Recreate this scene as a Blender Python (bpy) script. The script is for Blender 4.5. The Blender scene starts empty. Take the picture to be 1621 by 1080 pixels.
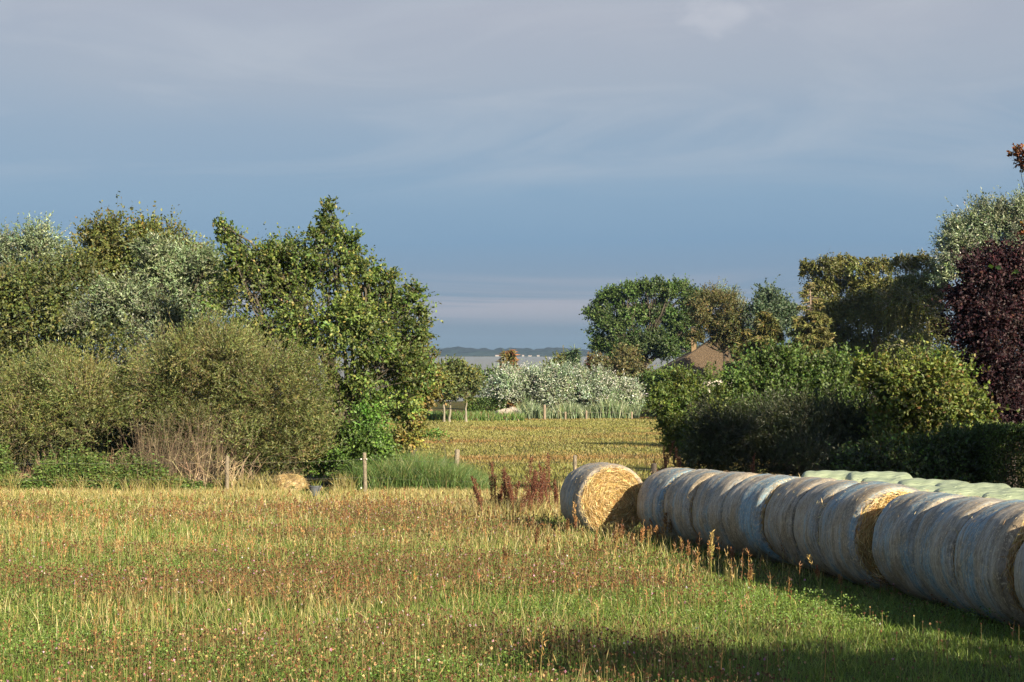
import bpy, math
import numpy as np
from mathutils import Vector

rng = np.random.default_rng(11)
F, CX, HZ, CAMZ = 2250.0, 810.5, 559.0, 2.2
SUN_AZ = math.radians(35)      # sunlight travels this far off the view axis, towards screen side -x
SUN_EL = math.radians(25)
scene = bpy.context.scene
col = scene.collection
PI = math.pi

# ------------------------------------------------------------------ basics
def sm(a, b, v):
    t = np.clip((np.asarray(v, float) - a) / (b - a), 0, 1)
    return t * t * (3 - 2 * t)

_w = np.random.default_rng(3)
_K = [(_w.normal(size=(7, 3)), _w.uniform(0, 6.28, 7)) for _ in range(12)]
def wn(p, scale=1.0, k=0):
    """smooth noise about -1..1 from summed sines"""
    K, ph = _K[k % 12]
    p = np.asarray(p, float) / scale
    return np.sin(p @ (K.T * 1.3) + ph).sum(-1) / 3.2 + 0.35 * np.sin(p @ (K.T * 3.1) + ph * 2).sum(-1) / 3.2

_GY = [-400, -60, 0, 20, 43, 52, 62, 80, 100, 150, 190, 215, 232, 260, 400, 2900, 3010, 3100, 9000]
_GZ = [3.0, 1.6, 0.14, -.95, -2.15, -2.48, -2.78, -3.12, -3.45, -4.30, -4.85, -5.15, -5.6, -6.6, -8, -8, -5.3, -2, 2]
def gz(x, y):
    x = np.asarray(x, float); y = np.asarray(y, float)
    z = np.interp(y, _GY, _GZ)
    z = z + 1.0 * sm(12, 34, x) * sm(56, 95, y) * (1 - sm(150, 200, y))
    z = z + 0.035 * np.sin(x * .31 + 1) * np.sin(y * .23) * (y < 300)
    z = z + 0.015 * np.sin(x * 1.1 + y * .7) * (y < 300)
    return z
def gzf(x, y): return float(gz(x, y))
def at(px, py, d):
    return np.array([(px - CX) / F * d, d, CAMZ - (py - HZ) / F * d])

def nrm(v):
    return v / np.maximum(np.linalg.norm(v, axis=-1, keepdims=True), 1e-9)

def mesh_obj(name, V, faces, mats, parent=None, tint=None, smooth=False, mi=None, uv=None, loc=None):
    """V: n x 3 world coordinates; faces: list of int arrays (m x k)"""
    V = np.asarray(V, np.float32)
    me = bpy.data.meshes.new(name)
    o = bpy.data.objects.new(name, me)
    if parent is not None:
        o.parent = parent
        V = V - np.array(parent_world(parent), np.float32)
    elif loc is not None:
        o.location = loc
        V = V - np.array(loc, np.float32)
    faces = [np.asarray(f, np.int32) for f in faces if len(f)]
    me.vertices.add(len(V)); me.vertices.foreach_set('co', V.ravel())
    idx = np.concatenate([f.ravel() for f in faces])
    cnt = np.concatenate([np.full(len(f), f.shape[1], np.int32) for f in faces])
    st = np.concatenate([[0], np.cumsum(cnt)[:-1]]).astype(np.int32)
    me.loops.add(len(idx)); me.loops.foreach_set('vertex_index', idx)
    me.polygons.add(len(cnt)); me.polygons.foreach_set('loop_start', st)
    if mi is not None: me.polygons.foreach_set('material_index', np.asarray(mi, np.int32))
    me.polygons.foreach_set('use_smooth', np.full(len(cnt), bool(smooth)))
    me.update(calc_edges=True)
    for m in (mats if isinstance(mats, (list, tuple)) else [mats]): me.materials.append(m)
    if tint is not None:
        t = np.ones((len(V), 4), np.float32); t[:, :3] = tint
        a = me.attributes.new('tint', 'FLOAT_COLOR', 'POINT'); a.data.foreach_set('color', t.ravel())
    if uv is not None:
        u = me.uv_layers.new(name='uv'); u.data.foreach_set('uv', np.asarray(uv, np.float32)[idx].ravel())
    col.objects.link(o)
    return o

def parent_world(p):
    l = np.zeros(3)
    while p is not None:
        l = l + np.array(p.location); p = p.parent
    return l

def tag(o, label, cat, group=None, kind=None):
    if label: o['label'] = label
    if cat: o['category'] = cat
    if group: o['group'] = group
    if kind: o['kind'] = kind
    return o

def empty(name, loc, label, cat, group=None):
    o = bpy.data.objects.new(name, None); o.location = [float(c) for c in loc]
    o.empty_display_size = .3
    col.objects.link(o)
    return tag(o, label, cat, group)

class MB:
    def __init__(s): s.V = []; s.Q = []; s.T = []; s.C = []; s.n = 0
    def add(s, V, quads=None, tris=None, tint=None):
        V = np.asarray(V, float).reshape(-1, 3)
        if quads is not None and len(quads): s.Q.append(np.asarray(quads).reshape(-1, 4) + s.n)
        if tris is not None and len(tris): s.T.append(np.asarray(tris).reshape(-1, 3) + s.n)
        s.V.append(V); s.n += len(V)
        c = np.ones((len(V), 3)) * .3 if tint is None else np.broadcast_to(np.asarray(tint, float), (len(V), 3))
        s.C.append(c)
        return s
    def build(s, name, mat, parent=None, smooth=False, loc=None):
        fs = []
        if s.Q: fs.append(np.concatenate(s.Q))
        if s.T: fs.append(np.concatenate(s.T))
        return mesh_obj(name, np.concatenate(s.V), fs, mat, parent, np.concatenate(s.C), smooth, loc=loc)

def tube(mb, pts, radii, sides=6, tint=(.1, .08, .06), cap=True, wob=0.0):
    pts = np.asarray(pts, float); n = len(pts)
    radii = np.broadcast_to(np.asarray(radii, float), (n,))
    t = nrm(np.gradient(pts, axis=0))
    ref = np.array([0.31, 0.95, 0.05]) if abs(t[0][2]) > .6 else np.array([0.05, 0.1, 1.0])
    a = nrm(np.cross(t, ref)); b = np.cross(t, a)
    ang = np.arange(sides) / sides * 2 * PI
    r = radii[:, None] * (1 + wob * rng.normal(size=(n, sides)))
    V = pts[:, None] + r[..., None] * (a[:, None] * np.cos(ang)[None, :, None] + b[:, None] * np.sin(ang)[None, :, None])
    i = np.arange(n - 1)[:, None] * sides; j = np.arange(sides)[None]; j2 = (j + 1) % sides
    q = np.stack([i + j, i + j2, i + sides + j2, i + sides + j], -1).reshape(-1, 4)
    tr = []
    V = V.reshape(-1, 3)
    if cap:
        V = np.concatenate([V, pts[-1:][:]]); c = len(V) - 1
        tr = [[(n - 1) * sides + k, (n - 1) * sides + (k + 1) % sides, c] for k in range(sides)]
    mb.add(V, q, tr, tint)

def sticks(mb, A, B, ra, rb, tint):
    """many straight three-sided twigs at once"""
    A = np.asarray(A, float); B = np.asarray(B, float); n = len(A)
    if n == 0: return
    t = nrm(B - A); u = nrm(np.cross(t, nrm(rng.normal(size=(n, 3))))); v = np.cross(t, u)
    ra = np.broadcast_to(np.asarray(ra, float), (n,)); rb = np.broadcast_to(np.asarray(rb, float), (n,))
    V = np.zeros((n, 6, 3))
    for k in range(3):
        d = u * math.cos(k * 2.094) + v * math.sin(k * 2.094)
        V[:, k] = A + d * ra[:, None]; V[:, 3 + k] = B + d * rb[:, None]
    q = np.array([[k, (k + 1) % 3, 3 + (k + 1) % 3, 3 + k] for k in range(3)])
    Q = (np.arange(n)[:, None, None] * 6 + q[None]).reshape(-1, 4)
    tint = np.asarray(tint, float)
    if tint.ndim == 2: tint = np.repeat(tint, 6, 0)
    mb.add(V.reshape(-1, 3), Q, None, tint)

def leafset(mb, P, D, L, Wd, tint, flat=None, mid=.45, face=None):
    """leaf shaped quads: base P, direction D, length L, width Wd"""
    n = len(P); D = nrm(D)
    R = rng.normal(size=(n, 3))
    if flat is not None: R = R * (1 - flat) + flat * np.array([0, 0, 1.0]) * 2
    if face is not None:
        S = nrm(np.cross(D, face))
    elif flat is not None:
        S = nrm(np.cross(D, nrm(R)))
    else:
        S = nrm(np.cross(D, R))
    L = np.broadcast_to(np.asarray(L, float), (n,))[:, None]; Wd = np.broadcast_to(np.asarray(Wd, float), (n,))[:, None]
    N = np.cross(D, S)
    bend = N * L * rng.normal(0, .10, (n, 1))
    V = np.stack([P, P + D * L * mid + S * Wd / 2 + bend, P + D * L, P + D * L * mid - S * Wd / 2 + bend], 1)
    Q = np.arange(n * 4).reshape(n, 4)
    mb.add(V.reshape(-1, 3), Q, None, np.repeat(tint, 4, 0))

def pick(pal, n, jit=.22):
    """palette: list of (rgb, weight)"""
    w = np.array([p[1] for p in pal], float); c = np.array([p[0] for p in pal], float)
    k = rng.choice(len(pal), n, p=w / w.sum())
    return np.clip(c[k] * np.exp(rng.normal(0, jit, (n, 1))) * np.exp(rng.normal(0, .06, (n, 3))), .004, .9)

# ------------------------------------------------------------------ materials
def new_mat(name):
    m = bpy.data.materials.new(name); m.use_nodes = True
    nt = m.node_tree; nt.nodes.clear()
    return m, nt.nodes, nt.links, nt.nodes.new('ShaderNodeOutputMaterial')

def leaf_mat(name, trans=.3, gloss=.03, rough=.55, warm=(1.15, 1.1, .55)):
    m, N, L, out = new_mat(name)
    a = N.new('ShaderNodeAttribute'); a.attribute_name = 'tint'
    d = N.new('ShaderNodeBsdfDiffuse'); L.new(a.outputs['Color'], d.inputs['Color'])
    mul = N.new('ShaderNodeMix'); mul.data_type = 'RGBA'; mul.blend_type = 'MULTIPLY'; mul.inputs[0].default_value = 1
    L.new(a.outputs['Color'], mul.inputs[6]); mul.inputs[7].default_value = (*warm, 1)
    t = N.new('ShaderNodeBsdfTranslucent'); L.new(mul.outputs[2], t.inputs['Color'])
    m1 = N.new('ShaderNodeMixShader'); m1.inputs[0].default_value = trans
    L.new(d.outputs[0], m1.inputs[1]); L.new(t.outputs[0], m1.inputs[2])
    if gloss > 0:
        g = N.new('ShaderNodeBsdfGlossy'); g.inputs['Roughness'].default_value = rough
        g.inputs['Color'].default_value = (1, 1, 1, 1)
        m2 = N.new('ShaderNodeMixShader'); m2.inputs[0].default_value = gloss
        L.new(m1.outputs[0], m2.inputs[1]); L.new(g.outputs[0], m2.inputs[2]); L.new(m2.outputs[0], out.inputs[0])
    else:
        L.new(m1.outputs[0], out.inputs[0])
    return m

def bark_mat(name, rough=.9, nscale=14):
    m, N, L, out = new_mat(name)
    p = N.new('ShaderNodeBsdfPrincipled'); p.inputs['Roughness'].default_value = rough
    a = N.new('ShaderNodeAttribute'); a.attribute_name = 'tint'
    tc = N.new('ShaderNodeTexCoord'); n = N.new('ShaderNodeTexNoise'); n.inputs['Scale'].default_value = nscale; n.inputs['Detail'].default_value = 5
    L.new(tc.outputs['Object'], n.inputs['Vector'])
    r = N.new('ShaderNodeMapRange'); r.inputs[1].default_value = .3; r.inputs[2].default_value = .7; r.inputs[3].default_value = .6; r.inputs[4].default_value = 1.3
    L.new(n.outputs[0], r.inputs[0])
    mul = N.new('ShaderNodeMix'); mul.data_type = 'RGBA'; mul.blend_type = 'MULTIPLY'; mul.inputs[0].default_value = 1
    L.new(a.outputs['Color'], mul.inputs[6]); L.new(r.outputs[0], mul.inputs[7])
    L.new(mul.outputs[2], p.inputs['Base Color'])
    b = N.new('ShaderNodeBump'); b.inputs['Strength'].default_value = .5; b.inputs['Distance'].default_value = .02
    L.new(n.outputs[0], b.inputs['Height']); L.new(b.outputs[0], p.inputs['Normal'])
    L.new(p.outputs[0], out.inputs[0])
    return m

def ramp(N, stops, interp='LINEAR'):
    r = N.new('ShaderNodeValToRGB'); e = r.color_ramp; e.interpolation = interp
    while len(e.elements) < len(stops): e.elements.new(.5)
    for el, (p, c) in zip(e.elements, stops):
        el.position = p; el.color = (*c, 1)
    return r

M_LEAF = leaf_mat('leaf_surface')
M_WILLOW = leaf_mat('fine_leaf_surface', .25, .04, .5)
M_SILVER = leaf_mat('silver_leaf_surface', .2, .03, .5, (1.0, 1.05, .8))
M_COPPER = leaf_mat('copper_leaf_surface', .08, .02, .55, (1.3, .6, .5))
M_NEEDLE = leaf_mat('needle_surface', .1, .02, .5)
M_GRASS = leaf_mat('grass_surface', .3, .03, .5)
M_STRAW = leaf_mat('straw_surface', .15, .03, .5, (1.1, .9, .6))
M_BARK = bark_mat('bark_surface')
M_WOOD = bark_mat('weathered_wood', .85, 30)

def srgb(r, g, b):
    f = lambda c: ((c / 255 + .055) / 1.055) ** 2.4 if c > 10 else c / 255 / 12.92
    return (f(r), f(g), f(b))

# ground
def ground_mat():
    m, N, L, out = new_mat('soil_and_turf')
    p = N.new('ShaderNodeBsdfPrincipled'); p.inputs['Roughness'].default_value = 1; p.inputs['Specular IOR Level'].default_value = .1
    g = N.new('ShaderNodeNewGeometry')
    def noise(s, d=6):
        n = N.new('ShaderNodeTexNoise'); n.inputs['Scale'].default_value = s; n.inputs['Detail'].default_value = d
        L.new(g.outputs['Position'], n.inputs['Vector']); return n
    n1, n2, n3 = noise(.16), noise(2.4), noise(16)
    r1 = ramp(N, [(.35, (.045, .065, .018)), (.5, (.09, .085, .028)), (.65, (.15, .10, .04))])
    L.new(n1.outputs[0], r1.inputs[0])
    r2 = ramp(N, [(.3, (.03, .035, .012)), (.55, (.09, .08, .03)), (.75, (.2, .15, .06))])
    L.new(n2.outputs[0], r2.inputs[0])
    mx = N.new('ShaderNodeMix'); mx.data_type = 'RGBA'; mx.inputs[0].default_value = .5
    L.new(r1.outputs[0], mx.inputs[6]); L.new(r2.outputs[0], mx.inputs[7])
    r3 = N.new('ShaderNodeMapRange'); r3.inputs[1].default_value = .3; r3.inputs[2].default_value = .7; r3.inputs[3].default_value = .5; r3.inputs[4].default_value = 1.3
    L.new(n3.outputs[0], r3.inputs[0])
    mul = N.new('ShaderNodeMix'); mul.data_type = 'RGBA'; mul.blend_type = 'MULTIPLY'; mul.inputs[0].default_value = 1
    L.new(mx.outputs[2], mul.inputs[6]); L.new(r3.outputs[0], mul.inputs[7])
    L.new(mul.outputs[2], p.inputs['Base Color'])
    b = N.new('ShaderNodeBump'); b.inputs['Strength'].default_value = .8; b.inputs['Distance'].default_value = .05
    L.new(n3.outputs[0], b.inputs['Height']); L.new(b.outputs[0], p.inputs['Normal'])
    L.new(p.outputs[0], out.inputs[0])
    return m

def build_ground():
    ys = np.concatenate([np.arange(-60, 60, 1.0), np.arange(60, 260, 4.0), np.array([260, 300, 400, 800, 1500, 2400, 2900, 2960, 3010, 3050, 3100, 3500, 6000, 9000.0])])
    xs = np.concatenate([-np.geomspace(4500, 62, 24), np.arange(-60, 61, 1.5), np.geomspace(62, 4500, 24)])
    X, Y = np.meshgrid(xs, ys); Z = gz(X, Y)
    V = np.stack([X, Y, Z], -1).reshape(-1, 3)
    n = len(xs); i = np.arange(len(ys) - 1)[:, None] * n; j = np.arange(n - 1)[None]
    q = np.stack([i + j, i + j + 1, i + n + j + 1, i + n + j], -1).reshape(-1, 4)
    o = mesh_obj('ground', V, [q], ground_mat(), smooth=True)
    o['kind'] = 'structure'
    # water
    m, N, L, out = new_mat('lake_water')
    p = N.new('ShaderNodeBsdfPrincipled'); p.inputs['Base Color'].default_value = (.20, .20, .185, 1); p.inputs['Roughness'].default_value = .45
    p.inputs['IOR'].default_value = 1.33
    g = N.new('ShaderNodeNewGeometry'); mp = N.new('ShaderNodeMapping'); mp.inputs['Scale'].default_value = (.05, .25, 1)
    L.new(g.outputs['Position'], mp.inputs[0])
    n = N.new('ShaderNodeTexNoise'); n.inputs['Scale'].default_value = 1; n.inputs['Detail'].default_value = 6; L.new(mp.outputs[0], n.inputs['Vector'])
    b = N.new('ShaderNodeBump'); b.inputs['Strength'].default_value = 1; b.inputs['Distance'].default_value = .5
    L.new(n.outputs[0], b.inputs['Height']); L.new(b.outputs[0], p.inputs['Normal'])
    L.new(p.outputs[0], out.inputs[0])
    V = [[-4500, 222, -5.5], [4500, 222, -5.5], [4500, 3020, -5.5], [-4500, 3020, -5.5]]
    o = mesh_obj('lake', V, [[[0, 1, 2, 3]]], m); o['kind'] = 'structure'

def build_far_shore():
    xs = np.arange(-1300, 1300, 3.0); ys = np.array([3030, 3034, 3042, 3055, 3075, 3100, 3140, 3200.0])
    X, Y = np.meshgrid(xs, ys)
    prof = np.array([0, 7, 11, 13, 14.5, 16, 18, 12.0])[:, None]
    p = np.stack([X, Y, X * 0], -1)
    h = prof * (1 + .12 * wn(p, 60, 1) + .16 * wn(p, 13, 2)) + prof * .14 * wn(p, 260, 3)
    Z = -5.2 + np.maximum(h, 0)
    V = np.stack([X, Y, Z], -1).reshape(-1, 3)
    n = len(xs); i = np.arange(len(ys) - 1)[:, None] * n; j = np.arange(n - 1)[None]
    q = np.stack([i + j, i + j + 1, i + n + j + 1, i + n + j], -1).reshape(-1, 4)
    t = np.array([.009, .017, .018]) * np.exp(.35 * wn(V, 14, 5))[:, None]
    o = mesh_obj('far_shore_woods', V, [q], M_BARK, tint=t, smooth=False)
    tag(o, 'dark wooded shoreline along the far side of the lake', 'woods', kind='stuff')
    # pale houses on the far shore
    spots = [(787, 13, 4), (795, 10, 4.5), (828, 8, 4), (839, 12, 3), (852, 9, 3.5)]
    for px, w, h in spots:
        w *= .6; h *= .5
        x = (px - CX) / F * 3022; y = 3022; zg = gzf(x, y)
        r = empty('shore_house', (x, y, zg), 'tiny white house on the far lake shore under the dark woods', 'house', 'white houses on the far shore')
        zg -= .3
        mb = MB(); bx(mb, (x - w / 2, y, zg), (x + w / 2, y + 7, zg + h), (.5, .5, .48)); mb.build('wall', M_PLASTER, r)
        mb = MB()
        V = [[x - w / 2 - .4, y - .4, zg + h], [x + w / 2 + .4, y - .4, zg + h], [x + w / 2 + .4, y + 7.4, zg + h], [x - w / 2 - .4, y + 7.4, zg + h], [x - w / 2, y + 3.5, zg + h * 1.7], [x + w / 2, y + 3.5, zg + h * 1.7]]
        mb.add(V, [[0, 1, 5, 4], [2, 3, 4, 5], [3, 2, 1, 0]], [[0, 4, 3], [1, 2, 5]], (.3, .2, .17)); mb.build('roof', M_PLASTER, r)

def bx(mb, a, b, tint):
    a = np.array(a, float); b = np.array(b, float)
    V = [[(a, b)[i][0], (a, b)[j][1], (a, b)[k][2]] for k in (0, 1) for j in (0, 1) for i in (0, 1)]
    mb.add(V, [[0, 2, 3, 1], [4, 5, 7, 6], [0, 1, 5, 4], [2, 6, 7, 3], [0, 4, 6, 2], [1, 3, 7, 5]], None, tint)
M_PLASTER = bark_mat('plaster', .8, 3)

# ------------------------------------------------------------------ trees and shrubs
STY = {
 # leaf length, width, spray length, leaves per spray, weights up/out/random, droop, cluster share, leaf spread
 'broad':  dict(l=.125, w=.08, sl=.75, n=11, up=.35, out=1.0, rnd=.7, droop=.0, cl=.34, lr=.9, mat=M_LEAF),
 'oak':    dict(l=.30, w=.2, sl=.8, n=8, up=.25, out=1.0, rnd=.8, droop=.0, cl=.3, lr=1.0, mat=M_LEAF),
 'fine':   dict(l=.12, w=.028, sl=.85, n=16, up=.9, out=.9, rnd=.4, tuft=.95, droop=.0, cl=.4, lr=.55, mat=M_WILLOW),
 'weep':   dict(l=.12, w=.07, sl=.75, n=14, up=-.15, out=.8, rnd=.5, droop=.4, cl=.3, lr=.8, mat=M_WILLOW),
 'silver': dict(l=.15, w=.05, sl=.8, n=12, up=.55, out=.8, rnd=.5, droop=.0, cl=.32, lr=.8, mat=M_SILVER),
 'layer':  dict(l=.11, w=.05, sl=.6, n=14, up=.0, out=1.2, rnd=.4, droop=.1, cl=.3, lr=.8, mat=M_LEAF),
 'copper': dict(l=.12, w=.075, sl=.7, n=10, up=.2, out=1.0, rnd=.6, droop=.15, cl=.3, lr=.9, mat=M_COPPER),
}
BARK = (.09, .075, .055)

def crown_mesh(lobes3, n_leaves, sty, pal, scale=1.0, lobe_var=.12, twig_every=1, fill=.25, rough=.22, low=False):
    """lobes3: list of (centre, radii). Returns (leaf MB, list of twig segments, cluster centres per lobe)"""
    s = STY[sty]
    mb = MB()
    area = np.array([r[0] * r[2] for c, r in lobes3]) ** .9
    share = area / area.sum()
    segA, segB, cl_all = [], [], []
    for (c, r), sh in zip(lobes3, share):
        c = np.array(c, float); r = np.array(r, float)
        rm = float(np.cbrt(np.prod(r)))
        slm = min(s['sl'] * scale, .75 * rm)
        r = np.maximum(r - .3 * slm - .08 * min(s['cl'] * rm, 1.3 * scale), .6 * r)
        nl = int(n_leaves * sh * LEAFMULT); ns = max(3, nl // s['n'])
        rm = float(np.cbrt(np.prod(r)))
        K = int(np.clip(18 + 14 * rm ** 1.6 / scale, 18, 140))
        d = nrm(rng.normal(size=(K, 3)))
        d[:, 2] = np.where(d[:, 2] < (-1.1 if low else -.55), -d[:, 2] * .4, d[:, 2]); d = nrm(d)
        rad = np.where(rng.random(K) < fill, rng.uniform(.2, .7, K), rng.uniform(.72, 1.0, K))
        rad = rad * (1 + rough * wn(c + d * r, max(rm * .6, .3), 4))
        cc = c + d * r * rad[:, None]
        cc[:, 2] = np.maximum(cc[:, 2], gz(cc[:, 0], cc[:, 1]) + .15)
        cl_all.append(cc)
        crad = np.clip(s['cl'] * rm, .12, 1.3 * scale) * rng.uniform(.6, 1.35, K)
        wts = crad ** 2; k = rng.choice(K, ns, p=wts / wts.sum())
        off = nrm(rng.normal(size=(ns, 3))) * (rng.random((ns, 1)) ** .5) * crad[k][:, None]
        p0 = cc[k] + off
        dcl = nrm(rng.normal(size=(K, 3)))
        outd = nrm((p0 - c) / r ** 2 * rm + off / crad[k][:, None] * .6)
        D = nrm(s['out'] * outd + s['up'] * np.array([0, 0, 1.0]) + s['rnd'] * rng.normal(size=(ns, 3)) + s.get('tuft', .55) * dcl[k])
        sl = slm * rng.uniform(.5, 1.3, ns) * np.where(rng.random(ns) < .05, 1.7, 1)
        n = s['n']
        t = np.tile(np.linspace(.08, 1, n), (ns, 1)) + rng.uniform(-.05, .05, (ns, n))
        dr = np.array([0, 0, -1.0]) * s['droop']
        pos = p0[:, None] + D[:, None] * (t * sl[:, None])[..., None] + dr * ((t ** 2) * sl[:, None])[..., None]
        ld = D[:, None] * .8 + s['lr'] * rng.normal(size=(ns, n, 3)) + dr
        P = pos.reshape(-1, 3); LD = ld.reshape(-1, 3)
        size = rng.uniform(.65, 1.25, len(P)) * scale
        tint = pick(pal, len(P), .15) * np.exp(rng.normal(0, lobe_var))
        tint = tint * np.exp(np.repeat(rng.normal(0, lobe_var, ns) + rng.normal(0, .16, K)[k], n))[:, None] * np.exp(np.repeat(rng.normal(0, .05, (K, 3))[k], n, 0))
        keep = P[:, 2] > gz(P[:, 0], P[:, 1]) + .02
        fn = nrm((P - c) / r ** 2 * rm)
        fn = np.repeat(nrm(off), n, 0) * .7 + fn * .7 + np.array([0, 0, .45]) + s.get('fr', .65) * rng.normal(size=P.shape)
        leafset(mb, P[keep], LD[keep], s['l'] * size[keep], s['w'] * size[keep], tint[keep], face=nrm(fn[keep]))
        sel = np.arange(0, ns, twig_every)
        segA.append(p0[sel] - D[sel] * sl[sel][:, None] * .25); segB.append(p0[sel] + D[sel] * sl[sel][:, None] * .95)
    return mb, np.concatenate(segA), np.concatenate(segB), cl_all

def plant(name, label, cat, lobes, d, base_px, n_leaves, sty, pal, bark=BARK, trunk_r=.14, scale=1.0, group=None,
          stems=1, depth=.9, part=('trunk', 'crown'), twig_every=2, lean=0.0, fork=.45, twig_r=.006, lobe_var=.12, fill=.25, limb_every=3, rough=.22, jit=.25, trunk_top=None):
    """lobes: (px, py, rx, ry) ellipses of the outline at distance d"""
    L3 = []
    for q in lobes:
        px, py, rx, ry = q[:4]
        dy = q[4] if len(q) > 4 else rng.normal(0, jit) * rx / F * d
        dd = d + dy
        L3.append((at(px, py, dd), np.array([rx / F * dd, max(rx, ry * .7) / F * dd * depth, ry / F * dd])))
    bxp = (base_px - CX) / F * d; bz = gzf(bxp, d)
    root = empty(name, (bxp, d, bz), label, cat, group)
    mb, A, B, cls = crown_mesh(L3, n_leaves, sty, pal, scale, lobe_var, twig_every, fill, rough, part[0] == 'stems')
    tb = MB(); base = np.array([bxp, d, bz - .05])
    zlow = min(c[2] - r[2] for c, r in L3); ctop = max(c[2] + r[2] * .5 for c, r in L3)
    cm = np.mean([c for c, r in L3], 0)
    for sidx in range(stems):
        off = np.array([rng.normal(0, .12), rng.normal(0, .12), 0]) * (stems > 1) * (1 + trunk_r * 5)
        fh = max(.3, (cm[2] - bz) * fork)
        fk = base + off + np.array([(cm[0] - bxp) * .35 + lean + (rng.normal(0, .25) if stems > 1 else 0), (cm[1] - d) * .3, fh])
        tt = np.linspace(0, 1, 6)[:, None]
        tr = (base + off) * (1 - tt) + fk * tt + np.array([1, 1, 0]) * rng.normal(0, .05, (6, 3)) * (tt * (1 - tt)) * 3
        R0 = trunk_r * (1 if stems == 1 else .6)
        tube(tb, tr, R0 * (1.25 - .6 * tt[:, 0]) * np.where(tt[:, 0] < .05, 1.3, 1), 8, bark, False, .04)
        for li, (c, r) in enumerate(L3):
            if stems > 1 and li % stems != sidx: continue
            tt = np.linspace(0, 1, 7)[:, None]
            mid = (fk + c) / 2 + rng.normal(0, .12, 3) * np.linalg.norm(c - fk) + np.array([0, 0, .1])
            end = c + np.array([0, 0, r[2] * .45])
            cv = fk * (1 - tt) ** 2 + 2 * mid * tt * (1 - tt) + end * tt ** 2
            tube(tb, cv, R0 * (.6 - .5 * tt[:, 0]), 5, bark, False, .05)
            cc = cls[li][::limb_every]
            s0 = cv[rng.integers(2, 6, len(cc))]
            m1 = (s0 + cc) / 2 + rng.normal(0, .06, cc.shape) * np.linalg.norm(cc - s0, axis=1, keepdims=True)
            sticks(tb, s0, m1, R0 * .22, R0 * .14, bark); sticks(tb, m1, cc, R0 * .14, R0 * .05 + .003, bark)
    sticks(tb, A, B, twig_r, twig_r * .4, bark)
    tb.build(part[0], M_BARK, root)
    mb.build(part[1], STY[sty]['mat'], root)
    return root

def conifer(name, label, cat, px, d, top_py, half_px, n_br, pal, bark=(.11, .09, .075), group=None, bare_top=.0, z0=.08, sparse=1.0, scale=1.0):
    x = (px - CX) / F * d; z = gzf(x, d); top = at(px, top_py, d)[2]; Ht = top - z; Rm = half_px / F * d
    root = empty(name, (x, d, z), label, cat, group)
    tb = MB(); mb = MB()
    tt = np.linspace(0, 1, 9)
    tp = np.stack([x + .04 * Ht * np.sin(tt * 3) * .3, d + 0 * tt, z + tt * Ht], -1)
    tube(tb, tp, Ht * .014 * (1.05 - tt) + .01, 7, bark, True, .04)
    for k in range(n_br):
        f = z0 + (1 - z0) * (k + rng.random()) / n_br
        if f > .985: continue
        L = Rm * (1 - f) ** .75 * rng.uniform(.55, 1.15) + .15
        a = rng.uniform(0, 2 * PI); h = z + f * Ht
        dr = np.array([math.cos(a), math.sin(a), 0])
        u = np.linspace(0, 1, 6)
        bp = np.array([x, d, h]) + dr * (u * L)[:, None] + np.array([0, 0, 1]) * (L * (-.32 * u + .22 * u ** 2 + (.12 * f)))[:, None]
        tube(tb, bp, .012 * scale * (1.1 - u) + .004, 4, bark, False)
        leafy = f < 1 - bare_top or rng.random() < .25
        if not leafy: continue
        n = int(26 * L / .6 * sparse)
        tpos = rng.uniform(.15, 1.05, n)
        P = np.array([x, d, h]) + dr * (tpos * L)[:, None] + np.array([0, 0, 1]) * (L * (-.32 * tpos + .22 * tpos ** 2 + .12 * f))[:, None] + rng.normal(0, .05 * scale, (n, 3))
        side = np.array([-dr[1], dr[0], 0])
        D = dr * .5 + side * rng.choice([-1, 1], n)[:, None] * rng.uniform(.3, 1, n)[:, None] + np.array([0, 0, -1]) * rng.uniform(.1, .7, n)[:, None]
        t = pick(pal, n)
        for rep in range(3):
            leafset(mb, P + nrm(D) * rng.uniform(0, .1, (n, 1)), D + rng.normal(0, .35, (n, 3)), rng.uniform(.15, .42, n) * scale, .06 * scale, t * rng.uniform(.8, 1.2, (n, 1)))
    tb.build('trunk', M_BARK, root); mb.build('crown', M_NEEDLE, root)
    return root

G_BIG = [((0.0914, 0.1386, 0.0266), 5), ((0.1341, 0.1782, 0.0362), 3), ((0.061, 0.1056, 0.0242), 3), ((0.2438, 0.2508, 0.0604), 0.7), ((0.212, 0.176, 0.0525), 0.25)]
G_OLIVE = [((0.1188, 0.14, 0.0347), 5), ((0.1544, 0.1601, 0.0404), 3), ((0.0832, 0.1134, 0.0289), 3), ((0.202, 0.1467, 0.0404), 1)]
G_WILL = [((0.1353, 0.1633, 0.0475), 5), ((0.1058, 0.1331, 0.038), 4), ((0.1764, 0.1694, 0.057), 2), ((0.1882, 0.1452, 0.057), 0.8)]
G_SILV = [((0.1955, 0.24, 0.1375), 4), ((0.138, 0.186, 0.0935), 4), ((0.25, 0.29, 0.2), 2), ((0.1035, 0.144, 0.055), 2)]
G_WHITE = [((.15, .22, .10), 3), ((.42, .47, .39), 3.4), ((.26, .32, .20), 2.5), ((.56, .60, .54), 1)]
G_OAK = [((0.0633, 0.115, 0.0253), 5), ((0.092, 0.1495, 0.0322), 3), ((0.046, 0.0805, 0.0207), 2)]
G_LARCH = [((0.1288, 0.1208, 0.035), 4), ((0.092, 0.0998, 0.03), 3), ((0.1656, 0.126, 0.045), 2), ((0.0736, 0.0945, 0.03), 2)]
G_BIRCH = [((0.1392, 0.1455, 0.033), 4), ((0.1029, 0.1201, 0.0275), 4), ((0.1815, 0.1707, 0.044), 2)]
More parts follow.
